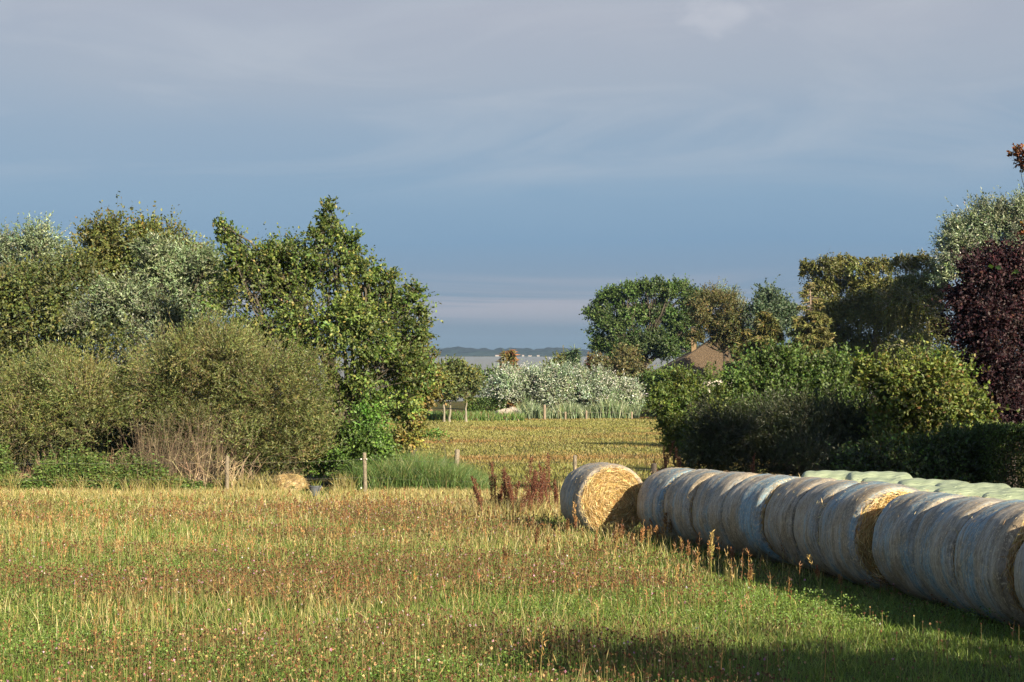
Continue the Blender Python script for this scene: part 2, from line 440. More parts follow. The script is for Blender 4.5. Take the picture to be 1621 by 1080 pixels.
G_HAZEL = [((0.144, 0.186, 0.0322), 4), ((0.108, 0.156, 0.0287), 4), ((0.204, 0.204, 0.046), 1.5), ((0.24, 0.156, 0.0575), 0.4)]
G_SHRUB = [((0.0747, 0.1323, 0.0275), 4), ((0.1035, 0.1667, 0.033), 3), ((0.0575, 0.0978, 0.022), 2)]
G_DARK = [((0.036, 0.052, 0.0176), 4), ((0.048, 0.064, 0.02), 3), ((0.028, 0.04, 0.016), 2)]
G_COPPER = [((0.0237, 0.0085, 0.0126), 5), ((0.0393, 0.0142, 0.018), 3), ((0.0158, 0.0071, 0.0108), 3), ((0.0682, 0.0356, 0.027), 0.5)]
G_IVY = [((0.0847, 0.1617, 0.0264), 4), ((0.121, 0.2156, 0.0352), 3), ((0.0605, 0.1186, 0.022), 2)]
G_YEL = [((.20, .18, .04), 3), ((.14, .15, .035), 4), ((.24, .17, .05), 1.5)]
G_RUST = [((.25, .12, .05), 3), ((.15, .13, .045), 4), ((.10, .12, .035), 2)]
G_BLUE = [((.075, .115, .06), 4), ((.10, .14, .075), 3), ((.05, .085, .04), 3)]
G_BEECH = [((.14, .05, .02), 4), ((.09, .04, .02), 3), ((.30, .17, .03), .8)]

def build_vegetation():
    # ---- the thicket behind the fence
    plant('silver_poplar', 'windblown pale grey green poplar behind the thicket at the picture edge', 'tree',
          [(20, 412, 50, 46), (64, 392, 40, 36), (-45, 430, 60, 60), (95, 425, 34, 40), (30, 480, 90, 70)], 80, 20, 16000, 'silver', G_SILV, scale=1.35, trunk_r=.25)
    plant('alder_tree', 'rounded olive brown tree rising behind the grey leaved willow', 'tree',
          [(182, 393, 52, 36), (250, 394, 50, 36), (298, 420, 30, 32.2), (150, 430, 38, 48), (220, 450, 80, 60)], 66, 225, 22000, 'broad', G_OLIVE, scale=1.25, trunk_r=.2)
    plant('elder_tree', 'dull green bushy tree below the windblown pale poplar', 'tree',
          [(40, 470, 75, 58), (-35, 500, 60, 80), (112, 450, 48, 42), (60, 540, 90, 60), (10, 575, 60, 50), (125, 510, 40, 45)], 58, 40, 24000, 'broad', G_OLIVE[:3] + [((.10, .14, .05), 4)], scale=1.1, trunk_r=.16)
    plant('grey_willow', 'grey green narrow leaved tree between the olive trees and the tall leafy tree', 'tree',
          [(272, 440, 58, 46), (200, 490, 60, 42), (312, 470, 48, 58), (150, 520, 50, 32.1), (262, 530, 80, 50), (246, 408, 28, 24), (330, 420, 20, 30)], 54, 250, 34000, 'silver', G_SILV, scale=1.0, trunk_r=.16, stems=3)
    plant('poplar_tree', 'tall loose broad leaved tree with ragged top beside the open meadow', 'tree',
          [(520, 342, 11, 30), (512, 378, 24, 26), (540, 392, 26, 30), (525, 425, 45, 31.6), (370, 388, 26, 24), (350, 362, 11, 16), (388, 422, 42, 32.1), (400, 470, 68, 60),
           (445, 408, 36, 28), (460, 440, 74, 46), (575, 438, 28, 26), (602, 455, 26, 24), (600, 505, 58, 55), (628, 482, 26, 22), (656, 472, 8, 26), (668, 502, 14, 10), (656, 530, 24, 26), (520, 530, 88, 80),
           (606, 590, 70, 56), (568, 650, 66, 46), (628, 640, 40, 36), (420, 560, 70, 60)],
          49, 560, 36000, 'broad', G_BIG, scale=1.0, trunk_r=.15, rough=.36, fill=.15, fork=.35, twig_r=.008)
    plant('willow_bush', 'low feathery olive willow bush at the edge of the picture', 'bush',
          [(95, 622, 92, 56), (20, 640, 62, 50), (152, 640, 48, 52), (70, 682, 85, 40), (-50, 650, 50, 55)], 46, 90, 60000, 'fine', G_WILL, stems=5, rough=.38, part=('stems', 'foliage'), trunk_r=.07, twig_every=3, bark=(.17, .12, .08), scale=.9)
    plant('willow_bush', 'broad dome shaped olive willow bush behind the straw heap and bucket', 'bush',
          [(350, 590, 108, 58), (432, 620, 86, 78), (268, 612, 66, 52), (392, 682, 98, 58), (472, 690, 54, 50), (302, 690, 60, 48), (345, 562, 72, 36)], 45.5, 370, 100000, 'fine', G_WILL, stems=6, rough=.38, part=('stems', 'foliage'), trunk_r=.08, twig_every=3, bark=(.17, .12, .08), scale=.9)
    plant('climbing_hop', 'bright green creeper hanging below the tall ragged tree', 'creeper',
          [(585, 688, 42, 44), (552, 722, 52, 32.5), (612, 716, 28, 36), (500, 730, 30, 24)], 47, 580, 9000, 'broad', G_IVY, stems=3, part=('stems', 'foliage'), trunk_r=.05, scale=.85)
    plant('field_maple', 'yellowing tree peeping out behind the tall ragged tree', 'tree',
          [(652, 592, 30, 52), (668, 622, 28, 38), (642, 562, 24, 24), (645, 652, 30, 26), (680, 600, 16, 24), (650, 690, 26, 26), (632, 705, 22, 20)], 62, 655, 9000, 'broad', G_YEL, scale=1.2, trunk_r=.12)
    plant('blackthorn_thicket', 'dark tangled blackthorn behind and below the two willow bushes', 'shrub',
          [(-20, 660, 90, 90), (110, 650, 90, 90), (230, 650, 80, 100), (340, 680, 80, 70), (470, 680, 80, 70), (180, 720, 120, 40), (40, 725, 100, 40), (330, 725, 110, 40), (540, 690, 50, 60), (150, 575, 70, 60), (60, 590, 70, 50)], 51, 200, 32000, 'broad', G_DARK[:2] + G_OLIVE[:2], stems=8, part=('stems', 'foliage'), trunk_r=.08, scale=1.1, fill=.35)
    # ---- beyond the meadow
    for px, lob, lab in ((703, [(697, 606, 24, 28), (712, 592, 18, 22), (690, 625, 18, 18)], 'small pale trunked fruit tree nearest the yellowing tree'),
                         (712, [(716, 614, 20, 26), (722, 596, 16, 18), (712, 628, 14, 12)], 'small pale trunked fruit tree between two others by the far hedge'),
                         (738, [(738, 606, 22, 28), (746, 600, 14, 22), (730, 590, 12, 14), (738, 626, 16, 12)], 'small pale trunked fruit tree next to the low far hedge')):
        plant('fruit_tree', lab, 'tree', lob, 125, px, 2600, 'broad', G_OLIVE[:3] + [((.12, .16, .06), 5)], bark=(.26, .23, .18), scale=2.0, trunk_r=.085, group='pale trunked fruit trees beyond the meadow', fork=.6, twig_r=.012)
    plant('dark_shrub', 'dark green shrub behind the low far hedge', 'shrub', [(768, 608, 18, 24), (752, 604, 12, 18), (785, 600, 12, 18)], 152, 768, 3000, 'broad', G_SHRUB, scale=2.2, part=('stems', 'foliage'), stems=3, trunk_r=.1)
    conifer('cypress_tree', 'small cone shaped rusty topped tree in front of the lake', 'tree', 806, 165, 553, 17, 80, G_RUST, scale=2.6, z0=.02)
    plant('lakeside_shrub', 'olive shrub by the lake behind the white willows', 'shrub', [(876, 582, 14, 14), (892, 576, 16, 16)], 172, 885, 1800, 'broad', G_OLIVE, scale=2.4, part=('stems', 'foliage'), stems=3, trunk_r=.1)
    conifer('lakeside_pine', 'pointed green tree standing against the lake beside the oak', 'tree', 907, 165, 551, 14, 60, G_BLUE, scale=2.6, z0=.02)
    wl = [([(798, 617, 27, 29), (786, 627, 18, 22), (812, 609, 16, 17)], 784, 'silvery willow with a leaning dark trunk by the stones', .6),
          ([(836, 617, 25, 29), (842, 605, 18, 17), (825, 627, 16, 20), (846, 633, 20, 22)], 838, 'silvery willow between the leaning one and the widest one', 0),
          ([(880, 613, 27, 29), (905, 607, 25, 24), (893, 629, 39, 26), (866, 605, 13, 17), (920, 619, 18, 24)], 893, 'widest silvery white willow in the row beyond the meadow', 0),
          ([(950, 617, 25, 26), (958, 627, 20, 26), (940, 631, 18, 22)], 950, 'bright rounded silvery willow beside the brown shrub', 0),
          ([(994, 627, 17, 22), (1000, 639, 16, 17), (985, 645, 11, 13)], 995, 'small silvery willow at the end of the row by the dark hedge', 0)]
    for lob, bpx, lab, ln in wl:
        plant('white_willow', lab, 'willow', lob, 140 + rng.uniform(-2, 2), bpx, int(2500 + 200 * sum(q[2] for q in lob)), 'silver', G_WHITE, scale=1.55, trunk_r=.16, stems=1 if ln else 3, group='silvery willows beyond the meadow', lobe_var=.08, twig_r=.012, lean=ln)
    # ---- oak, house surroundings
    plant('oak_tree', 'big round dark green oak beside the thatched house', 'tree',
          [(945, 500, 18, 16), (964, 478, 24, 18), (992, 467, 26, 18), (1030, 460, 30, 15), (1066, 461, 28, 16), (1096, 476, 20, 20), (1106, 506, 20, 24), (965, 520, 30, 20), (1000, 505, 30, 24),
           (1040, 500, 34, 24), (1080, 515, 30, 26), (948, 546, 14, 16), (985, 555, 34, 26), (1030, 545, 36, 28), (1070, 550, 36, 28), (975, 588, 40, 20)],
          192, 1015, 44000, 'oak', G_OAK, trunk_r=.5, scale=1.0, rough=.3, fill=.12)
    plant('brown_shrub', 'olive brown shrub in front of the oak', 'shrub', [(985, 582, 34, 26), (955, 586, 22, 20), (1003, 606, 32, 28), (970, 610, 26, 24)], 156, 985, 7000, 'broad', G_RUST[1:] + [((.14, .13, .05), 4)], scale=2.4, part=('stems', 'foliage'), stems=3, trunk_r=.12)
    plant('copper_shrub', 'small reddish brown shrub by the lake shore below the oak', 'shrub', [(938, 578, 11, 12), (945, 590, 12, 14)], 158, 940, 1300, 'copper', G_BEECH, scale=2.4, part=('stems', 'foliage'), stems=2, trunk_r=.1)
    plant('garden_shrub', 'leafy green shrub hiding the foot of the thatched house', 'shrub', [(1040, 610, 24, 22), (1020, 625, 22, 26), (1064, 612, 30, 20)], 152, 1040, 6000, 'broad', G_SHRUB, scale=2.2, part=('stems', 'foliage'), stems=3, trunk_r=.1)
    plant('larch_tree', 'brownish spreading larch leaning over the thatched roof', 'tree', [(1130, 490, 38, 26), (1160, 508, 36, 24), (1156, 530, 30, 18), (1180, 545, 26, 24), (1116, 502, 20, 11), (1126, 518, 26, 12), (1150, 532, 24, 12), (1098, 536, 13, 10)], 162, 1150, 17000, 'layer', G_LARCH, scale=2.5, trunk_r=.18, rough=.35, fork=.7)
    plant('pale_willow', 'pale green willow top showing behind the brown larch', 'tree', [(1150, 480, 28, 22), (1172, 500, 16, 22)], 175, 1150, 3500, 'fine', G_SILV, scale=2.6, trunk_r=.25)
    plant('aspen_tree', 'blue green leafy tree behind the brown larches', 'tree', [(1216, 478, 20, 24), (1206, 500, 22, 26), (1240, 500, 24, 28), (1226, 520, 30, 30)], 160, 1220, 8000, 'broad', G_BLUE, scale=2.4, trunk_r=.2)
    conifer('larch_tree', 'low brownish green larch between the house and the bare topped spruce', 'tree', 1212, 128, 492, 62, 130, G_LARCH + [((.16, .155, .05), 3)], sparse=.9, scale=1.8)
    conifer('larch_tree', 'short spreading olive larch just beside the thatched roof', 'tree', 1178, 134, 520, 50, 90, G_LARCH, sparse=.9, scale=1.8)
    conifer('spruce_tree', 'thin brownish spruce with a bare pointed top', 'tree', 1282, 117, 446, 56, 150, [((.15, .155, .05), 4), ((.115, .125, .04), 3), ((.19, .165, .06), 2)], bark=(.34, .26, .2), bare_top=.22, sparse=1.0, scale=1.5)
    for lob, bpx, lab, b in (([(1283, 425, 14, 14), (1308, 421, 24, 14), (1338, 414, 20, 12), (1298, 455, 24, 20), (1335, 448, 28, 20), (1308, 490, 30, 26), (1345, 495, 30, 30), (1322, 540, 42, 36)], 1320, 'weeping birch behind the bare topped spruce', (.13, .11, .09)),
                          ([(1366, 424, 20, 14), (1396, 421, 22, 13), (1372, 455, 26, 20), (1405, 456, 24, 20), (1370, 500, 30, 30), (1405, 508, 30, 34), (1385, 555, 42, 32), (1405, 482, 42, 36)], 1385, 'weeping birch in the middle of the dark birch clump', (.13, .11, .09)),
                          ([(1430, 416, 22, 13), (1462, 420, 22, 16), (1488, 440, 16, 20), (1445, 452, 26, 20), (1475, 468, 22, 24), (1448, 500, 28, 30), (1482, 520, 18, 34), (1440, 550, 38, 32), (1440, 480, 42, 34)], 1474, 'weeping birch with white trunk beside the copper beech', (.62, .58, .50))):
        plant('birch_tree', lab, 'birch', lob, {1320: 130, 1385: 128, 1474: 121}[bpx], bpx, 26000, 'weep', G_BIRCH, bark=b, scale=1.7, trunk_r=.24, rough=.3, fill=.25, group='weeping birches', fork=.9, twig_r=.010)
    plant('silver_poplar', 'tall windblown silvery poplar above the copper beech', 'tree',
          [(1518, 372, 28, 28), (1560, 350, 36, 30), (1612, 345, 38, 30), (1530, 400, 36, 36), (1585, 390, 60, 44), (1660, 370, 50, 50), (1510, 430, 26, 40)], 113, 1580, 26000, 'silver', G_SILV + [((.38, .42, .33), 3)], scale=1.8, trunk_r=.4, rough=.32)
    plant('copper_beech', 'dark purple leaved beech under the silvery poplar', 'tree',
          [(1562, 448, 54, 48), (1615, 440, 50, 56), (1540, 520, 42, 56), (1600, 540, 70, 76), (1560, 600, 44, 56), (1620, 625, 50, 44), (1660, 500, 50, 80), (1520, 475, 24, 30), (1590, 670, 60, 44), (1545, 660, 34, 40)], 46, 1600, 34000, 'copper', G_COPPER, scale=1.0, trunk_r=.22, bark=(.06, .045, .04))
    plant('laurel_shrub', 'dark evergreen shrub between the birches and the copper beech', 'shrub', [(1490, 600, 40, 40), (1530, 620, 40, 40), (1450, 600, 40, 36)], 62, 1490, 9000, 'broad', G_DARK[:1] + G_SHRUB[:2], scale=1.2, stems=4, part=('stems', 'foliage'), trunk_r=.08)
    plant('hazel_bush', 'sunlit round leaved hazel bush behind the wrapped bales', 'bush',
          [(1452, 632, 70, 54), (1398, 606, 46, 40), (1505, 645, 54, 52), (1430, 690, 62, 42), (1362, 585, 14, 18), (1480, 595, 40, 30), (1540, 660, 26, 36), (1450, 735, 80, 42), (1380, 738, 50, 40), (1520, 700, 40, 40)], 39, 1450, 24000, 'broad', G_HAZEL, scale=.95, stems=5, part=('stems', 'foliage'), trunk_r=.08, rough=.3)
    plant('leafy_shrub', 'dense green shrub between the layered bush and the hazel', 'bush',
          [(1238, 602, 74, 38), (1172, 622, 52, 30), (1318, 602, 56, 36), (1280, 645, 92, 46), (1200, 650, 70, 44), (1240, 578, 40, 20)], 45, 1240, 30000, 'broad', G_SHRUB, scale=.9, stems=5, part=('stems', 'foliage'), trunk_r=.08)
    plant('layered_bush', 'dark green bush with spreading level branches at the meadow edge', 'bush',
          [(1058, 640, 44, 16), (1092, 612, 44, 20), (1072, 672, 36, 15), (1112, 650, 48, 36), (1085, 698, 32, 16), (1108, 690, 44, 32), (1048, 622, 20, 10)], 42, 1105, 20000, 'layer', G_SHRUB[:1] + G_HAZEL[:2], scale=.9, stems=3, part=('stems', 'foliage'), trunk_r=.08, rough=.3)
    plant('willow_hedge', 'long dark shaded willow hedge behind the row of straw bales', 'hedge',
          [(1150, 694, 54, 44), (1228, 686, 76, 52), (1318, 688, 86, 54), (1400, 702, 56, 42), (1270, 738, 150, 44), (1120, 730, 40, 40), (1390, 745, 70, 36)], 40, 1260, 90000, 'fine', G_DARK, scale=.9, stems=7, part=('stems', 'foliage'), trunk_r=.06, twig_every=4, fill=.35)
    plant('low_shrub', 'low dark green shrub between the hazel and the clipped hedge', 'shrub', [(1510, 712, 40, 30), (1545, 715, 30, 32), (1480, 725, 30, 26)], 36.5, 1520, 9000, 'fine', G_SHRUB, scale=1.0, stems=4, part=('stems', 'foliage'), trunk_r=.05, twig_every=4)
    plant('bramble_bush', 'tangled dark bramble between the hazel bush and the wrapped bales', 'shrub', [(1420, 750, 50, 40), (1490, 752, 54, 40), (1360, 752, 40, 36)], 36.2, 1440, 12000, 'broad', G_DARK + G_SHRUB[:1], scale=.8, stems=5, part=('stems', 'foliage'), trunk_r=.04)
    # clipped hedge: leaves fill a box
    def box_hedge(label, px0, px1, top, d, dep, n, pal, lsz, name='clipped_hedge'):
        x0, x1 = (px0 - CX) / F * d, (px1 - CX) / F * d
        xm = (x0 + x1) / 2; z0 = gzf(xm, d); z1 = at(px0, top, d)[2]
        r = empty(name, (xm, d, z0), label, 'hedge')
        P = rng.random((n, 3)); f = rng.integers(0, 4, n); e = rng.random(n) ** 2 * .18
        P[f == 0, 1] = e[f == 0]; P[f == 1, 2] = 1 - e[f == 1]; P[f == 2, 0] = e[f == 2]
        P = np.array([x0, d, z0]) + P * np.array([x1 - x0, dep, z1 - z0]) + rng.normal(0, .035, (n, 3))
        D = nrm(rng.normal(size=(n, 3)) + np.array([-.3, -.6, .5]))
        mb = MB(); leafset(mb, P, D, lsz * rng.uniform(.6, 1.2, n), lsz * .6, pick(pal, n)); mb.build('foliage', M_LEAF, r)
        tb = MB(); k = 40
        A = np.stack([rng.uniform(x0 + .1, x1 - .1, k), rng.uniform(d + .2, d + dep - .1, k), np.full(k, z0)], 1)
        sticks(tb, A, A + np.stack([rng.normal(0, .1, k), rng.normal(0, .1, k), np.full(k, (z1 - z0) * .8)], 1), .015, .006, BARK); tb.build('stems', M_BARK, r)
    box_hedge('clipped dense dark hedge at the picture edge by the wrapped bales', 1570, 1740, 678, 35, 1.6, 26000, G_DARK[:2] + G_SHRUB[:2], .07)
    box_hedge('low green hedge closing the meadow near the fruit trees', 738, 800, 632, 139, 2.2, 5000, G_SHRUB, .22, 'field_hedge')
    # trees outside the frame that throw the shade seen in it
    plant('beech_tree', 'brown leaved beech reaching one twig in from the picture edge', 'tree',
          [(1622, 249, 28, 13), (1650, 256, 30, 18), (1720, 300, 60, 70), (1648, 362, 24, 12), (1780, 420, 100, 90), (1750, 560, 90, 80)], 60, 1800, 16000, 'copper', G_BEECH, scale=1.5, trunk_r=.10)

# ------------------------------------------------------------------ bales
def wrap_mat():
    m, N, L, out = new_mat('net_wrapped_straw')
    p = N.new('ShaderNodeBsdfPrincipled'); p.inputs['Roughness'].default_value = .55; p.inputs['Specular IOR Level'].default_value = .35
    uv = N.new('ShaderNodeUVMap'); uv.uv_map = 'uv'
    oi = N.new('ShaderNodeObjectInfo')
    add = N.new('ShaderNodeVectorMath'); add.operation = 'ADD'
    cmb = N.new('ShaderNodeCombineXYZ'); ml = N.new('ShaderNodeMath'); ml.operation = 'MULTIPLY'; ml.inputs[1].default_value = 57.
    L.new(oi.outputs['Random'], ml.inputs[0]); L.new(ml.outputs[0], cmb.inputs[0]); L.new(ml.outputs[0], cmb.inputs[2])
    L.new(uv.outputs[0], add.inputs[0]); L.new(cmb.outputs[0], add.inputs[1])
    def noise(sx, sy, det=4, rough=.6):
        mp = N.new('ShaderNodeMapping'); mp.inputs['Scale'].default_value = (sx, sy, 1); L.new(add.outputs[0], mp.inputs[0])
        n = N.new('ShaderNodeTexNoise'); n.inputs['Scale'].default_value = 1; n.inputs['Detail'].default_value = det; n.inputs['Roughness'].default_value = rough
        L.new(mp.outputs[0], n.inputs['Vector']); return n
    def mix(f, a, b, mode='MIX'):
        x = N.new('ShaderNodeMix'); x.data_type = 'RGBA'; x.blend_type = mode
        if isinstance(f, float): x.inputs[0].default_value = f
        else: L.new(f, x.inputs[0])
        for i, s in ((6, a), (7, b)):
            if isinstance(s, tuple): x.inputs[i].default_value = (*s, 1)
            else: L.new(s, x.inputs[i])
        return x.outputs[2]
    band = noise(4.2, .30, 3); streak = noise(75, 1.6, 5, .7); speck = noise(42, 24, 4, .8); patch = noise(2.2, 1.4, 4); line = noise(190, .8, 2)
    rb = ramp(N, [(.44, (0, 0, 0)), (.51, (.35, .35, .35)), (.58, (1, 1, 1))]); L.new(band.outputs[0], rb.inputs[0])
    c = mix(rb.outputs[0], (.40, .37, .325), (.20, .345, .45))
    rs = ramp(N, [(.40, (0, 0, 0)), (.58, (1, 1, 1))]); L.new(streak.outputs[0], rs.inputs[0])
    c = mix(rs.outputs[0], mix(.62, c, (.18, .14, .095)), c)
    rp = ramp(N, [(.46, (0, 0, 0)), (.62, (1, 1, 1))]); L.new(patch.outputs[0], rp.inputs[0])
    f2 = N.new('ShaderNodeMath'); f2.operation = 'MULTIPLY'; f2.inputs[1].default_value = .75; L.new(rp.outputs[0], f2.inputs[0])
    c = mix(f2.outputs[0], c, (.25, .19, .12))
    mot = noise(26, 9, 5, .75); rm_ = ramp(N, [(.32, (.48, .45, .42)), (.47, (.95, .95, .95)), (.62, (1.12, 1.12, 1.12)), (.74, (1.5, 1.48, 1.42))]); L.new(mot.outputs[0], rm_.inputs[0])
    c = mix(1.0, c, rm_.outputs[0], 'MULTIPLY')
    fold = noise(8, .5, 2); rf = ramp(N, [(.34, (.74, .72, .70)), (.46, (1, 1, 1)), (.66, (1.1, 1.09, 1.07))]); L.new(fold.outputs[0], rf.inputs[0])
    c = mix(1.0, c, rf.outputs[0], 'MULTIPLY')
    rk = ramp(N, [(.54, (0, 0, 0)), (.62, (1, 1, 1))]); L.new(speck.outputs[0], rk.inputs[0])
    f3 = N.new('ShaderNodeMath'); f3.operation = 'MULTIPLY'; f3.inputs[1].default_value = .7; L.new(rk.outputs[0], f3.inputs[0])
    c = mix(f3.outputs[0], c, (.64, .53, .36))
    rd = ramp(N, [(.28, (.45, .45, .45)), (.45, (1, 1, 1)), (.6, (1, 1, 1)), (.72, (1.3, 1.3, 1.3))]); L.new(line.outputs[0], rd.inputs[0])
    c = mix(1.0, c, rd.outputs[0], 'MULTIPLY')
    L.new(c, p.inputs['Base Color'])
    ad = N.new('ShaderNodeMath'); ad.operation = 'ADD'; L.new(streak.outputs[0], ad.inputs[0]); L.new(speck.outputs[0], ad.inputs[1])
    b = N.new('ShaderNodeBump'); b.inputs['Strength'].default_value = .6; b.inputs['Distance'].default_value = .008
    L.new(ad.outputs[0], b.inputs['Height']); L.new(b.outputs[0], p.inputs['Normal'])
    L.new(p.outputs[0], out.inputs[0])
    return m
M_WRAP = wrap_mat()
S_PAL = [((.66, .48, .21), 4), ((.76, .59, .30), 3), ((.46, .30, .10), 3), ((.30, .19, .07), 1.5), ((.80, .66, .38), 1)]
GREY_PAL = [((.40, .37, .33), 3), ((.5, .42, .3), 2), ((.28, .22, .16), 2)]

def bale(label, xf, df, dn, yaw, R, n_straw, fuzz=500):
    """far-end centre (xf, df); near end at distance dn along the axis turned by yaw"""
    ax = np.array([math.sin(yaw), -math.cos(yaw), 0.0]); Lg = (df - dn) / math.cos(yaw)
    c0 = np.array([xf, df, 0.0]); c1 = c0 + ax * Lg; mid = (c0 + c1) / 2
    zb = gzf(mid[0], mid[1]) - .02
    slope = (gzf(c1[0], c1[1]) - gzf(c0[0], c0[1])) / Lg
    axis = nrm(ax + np.array([0, 0, slope])); side = np.array([math.cos(yaw), math.sin(yaw), 0.0]); up = np.cross(side, axis)
    if up[2] < 0: up = -up
    C0 = np.array([xf, df, gzf(c0[0], c0[1]) - .03 + R])
    root = empty('straw_bale', (mid[0], mid[1], zb), label, 'straw bale', 'net wrapped straw bales in the row')
    nu, na = 26, 96
    u = np.linspace(0, 1, nu); a = np.linspace(0, 2 * PI, na, endpoint=False)
    U, A = np.meshgrid(u, a, indexing='ij')
    ph = rng.uniform(0, 6, 8)
    er = .085
    dist = np.minimum(U, 1 - U) * Lg
    sh = np.where(dist < er, er - np.sqrt(np.maximum(er ** 2 - (er - dist) ** 2, 0)), 0)
    rad = R - sh - .030 * (2 * U - 1) ** 4 + .006 * np.sin(U * 15 + ph[0]) + .004 * np.sin(U * 33 + ph[1]) + .010 * np.sin(A * 2 + ph[2]) + .007 * np.sin(A * 5 + U * 3 + ph[3]) + .004 * np.sin(A * 11 + U * 9 + ph[4])
    rad = rad + rng.normal(0, .0025, rad.shape)
    ca, sa = np.cos(A), np.sin(A)
    zz = np.maximum(sa * rad, -R * .955)            # flattened where it rests
    P = C0 + axis * (U * Lg)[..., None] + side * (ca * rad)[..., None] + up * zz[..., None]
    V = P.reshape(-1, 3)
    i = np.arange(nu - 1)[:, None] * na; j = np.arange(na)[None]; j2 = (j + 1) % na
    q = np.stack([i + j, i + j2, i + na + j2, i + na + j], -1).reshape(-1, 4)
    uvv = np.stack([U * Lg, A * R], -1).reshape(-1, 2)
    # loose fibres poking through the net, in the same mesh as the net
    fm = MB(); fm.add(V, q); fuzz = 170
    aa = rng.uniform(-.2, PI + .3, fuzz); pu = rng.random(fuzz) * Lg
    nrmv = side * np.cos(aa)[:, None] + up * np.sin(aa)[:, None]
    tang = -side * np.sin(aa)[:, None] + up * np.cos(aa)[:, None]
    Pf = C0 + axis * pu[:, None] + nrmv * (R + .004)
    D = tang * rng.choice([-1, 1], fuzz)[:, None] + nrmv * rng.uniform(.0, .3, fuzz)[:, None] + axis * rng.normal(0, .3, (fuzz, 1))
    leafset(fm, Pf, D, rng.uniform(.03, .08, fuzz), .0032, pick(S_PAL, fuzz) * .8)
    Va = np.concatenate(fm.V); Qa = np.concatenate(fm.Q)
    mesh_obj('net_wrap', Va, [Qa], [M_WRAP, M_STRAW], root, np.concatenate(fm.C), True, mi=np.r_[np.zeros(len(q)), np.ones(len(Qa) - len(q))], uv=np.concatenate([uvv, np.zeros((len(Va) - len(uvv), 2))]))
    # straw ends
    for end, (uu, sgn) in enumerate(((1.0, 1), (0.0, -1))):
        em = MB(); nr = 14
        rr = np.linspace(0, 1, nr + 1)[1:] ** .8
        na2 = 72; a2 = np.linspace(0, 2 * PI, na2, endpoint=False)
        RR, AA = np.meshgrid(rr, a2, indexing='ij')
        bulge = .05 * (1 - RR ** 2) + .012 * np.sin(RR * 26 - AA + ph[5]) + rng.normal(0, .008, RR.shape)
        Rr = (R - .085) * RR
        base = C0 + axis * (uu * Lg)
        def on_end(r, ang, h):
            z = np.maximum(np.sin(ang) * r, -R * .95)
            return base + axis * (sgn * h)[..., None] + side * (np.cos(ang) * r)[..., None] + up * z[..., None]
        Vd = on_end(Rr, AA, bulge * (RR < .999) - .012).reshape(-1, 3)
        Vd = np.concatenate([Vd, base[None] + axis * sgn * .05])
        i = np.arange(nr - 1)[:, None] * na2; j = np.arange(na2)[None]; j2 = (j + 1) % na2
        q = np.stack([i + j, i + na2 + j, i + na2 + j2, i + j2], -1).reshape(-1, 4)
        tr = [[len(Vd) - 1, k, (k + 1) % na2] for k in range(na2)]
        tt = pick([((.42, .28, .10), 2), ((.32, .2, .07), 2)], len(Vd), .15)
        em.add(Vd, q, tr, tt)
        ns = n_straw if end == 0 else min(n_straw, 250)
        r = (R - .09) * np.sqrt(rng.random(ns)); an = rng.uniform(0, 2 * PI, ns)
        P0 = on_end(r, an, .05 * (1 - (r / R) ** 2) + rng.uniform(-.005, .02, ns))
        tg = -side * np.sin(an)[:, None] + up * np.cos(an)[:, None]; rd = side * np.cos(an)[:, None] + up * np.sin(an)[:, None]
        D = tg * rng.choice([-1, 1], ns)[:, None] + rd * rng.normal(0, .42, (ns, 1)) + axis * sgn * rng.uniform(-.05, .35, (ns, 1))
        D = nrm(D); ln = rng.uniform(.05, .20, ns)
        # bent stalk: two pieces
        t0 = pick(S_PAL, ns) * (1 + .28 * np.sin(r * 48 - an))[:, None]
        leafset(em, P0, D, ln, rng.uniform(.005, .010, ns), t0, mid=.5)
        D2 = nrm(D + rng.normal(0, .4, (ns, 3)) - rd * .3)
        leafset(em, P0 + D * ln[:, None] * .6, D2, ln * .8, .007, t0 * rng.uniform(.8, 1.1, (ns, 1)), mid=.5)
        # ragged net edge
        ne = 260; an = rng.uniform(0, 2 * PI, ne); rr_ = np.full(ne, R - .08) + rng.normal(0, .012, ne)
        P0 = on_end(rr_, an, rng.uniform(-.02, .01, ne)); tg = -side * np.sin(an)[:, None] + up * np.cos(an)[:, None]; rd = side * np.cos(an)[:, None] + up * np.sin(an)[:, None]
        leafset(em, P0, tg * rng.choice([-1, 1], ne)[:, None] + axis * sgn * .3 - rd * rng.uniform(-.1, .6, (ne, 1)), rng.uniform(.04, .13, ne), .009, pick(GREY_PAL, ne))
        em.build('straw_end', M_STRAW, root)
    return root

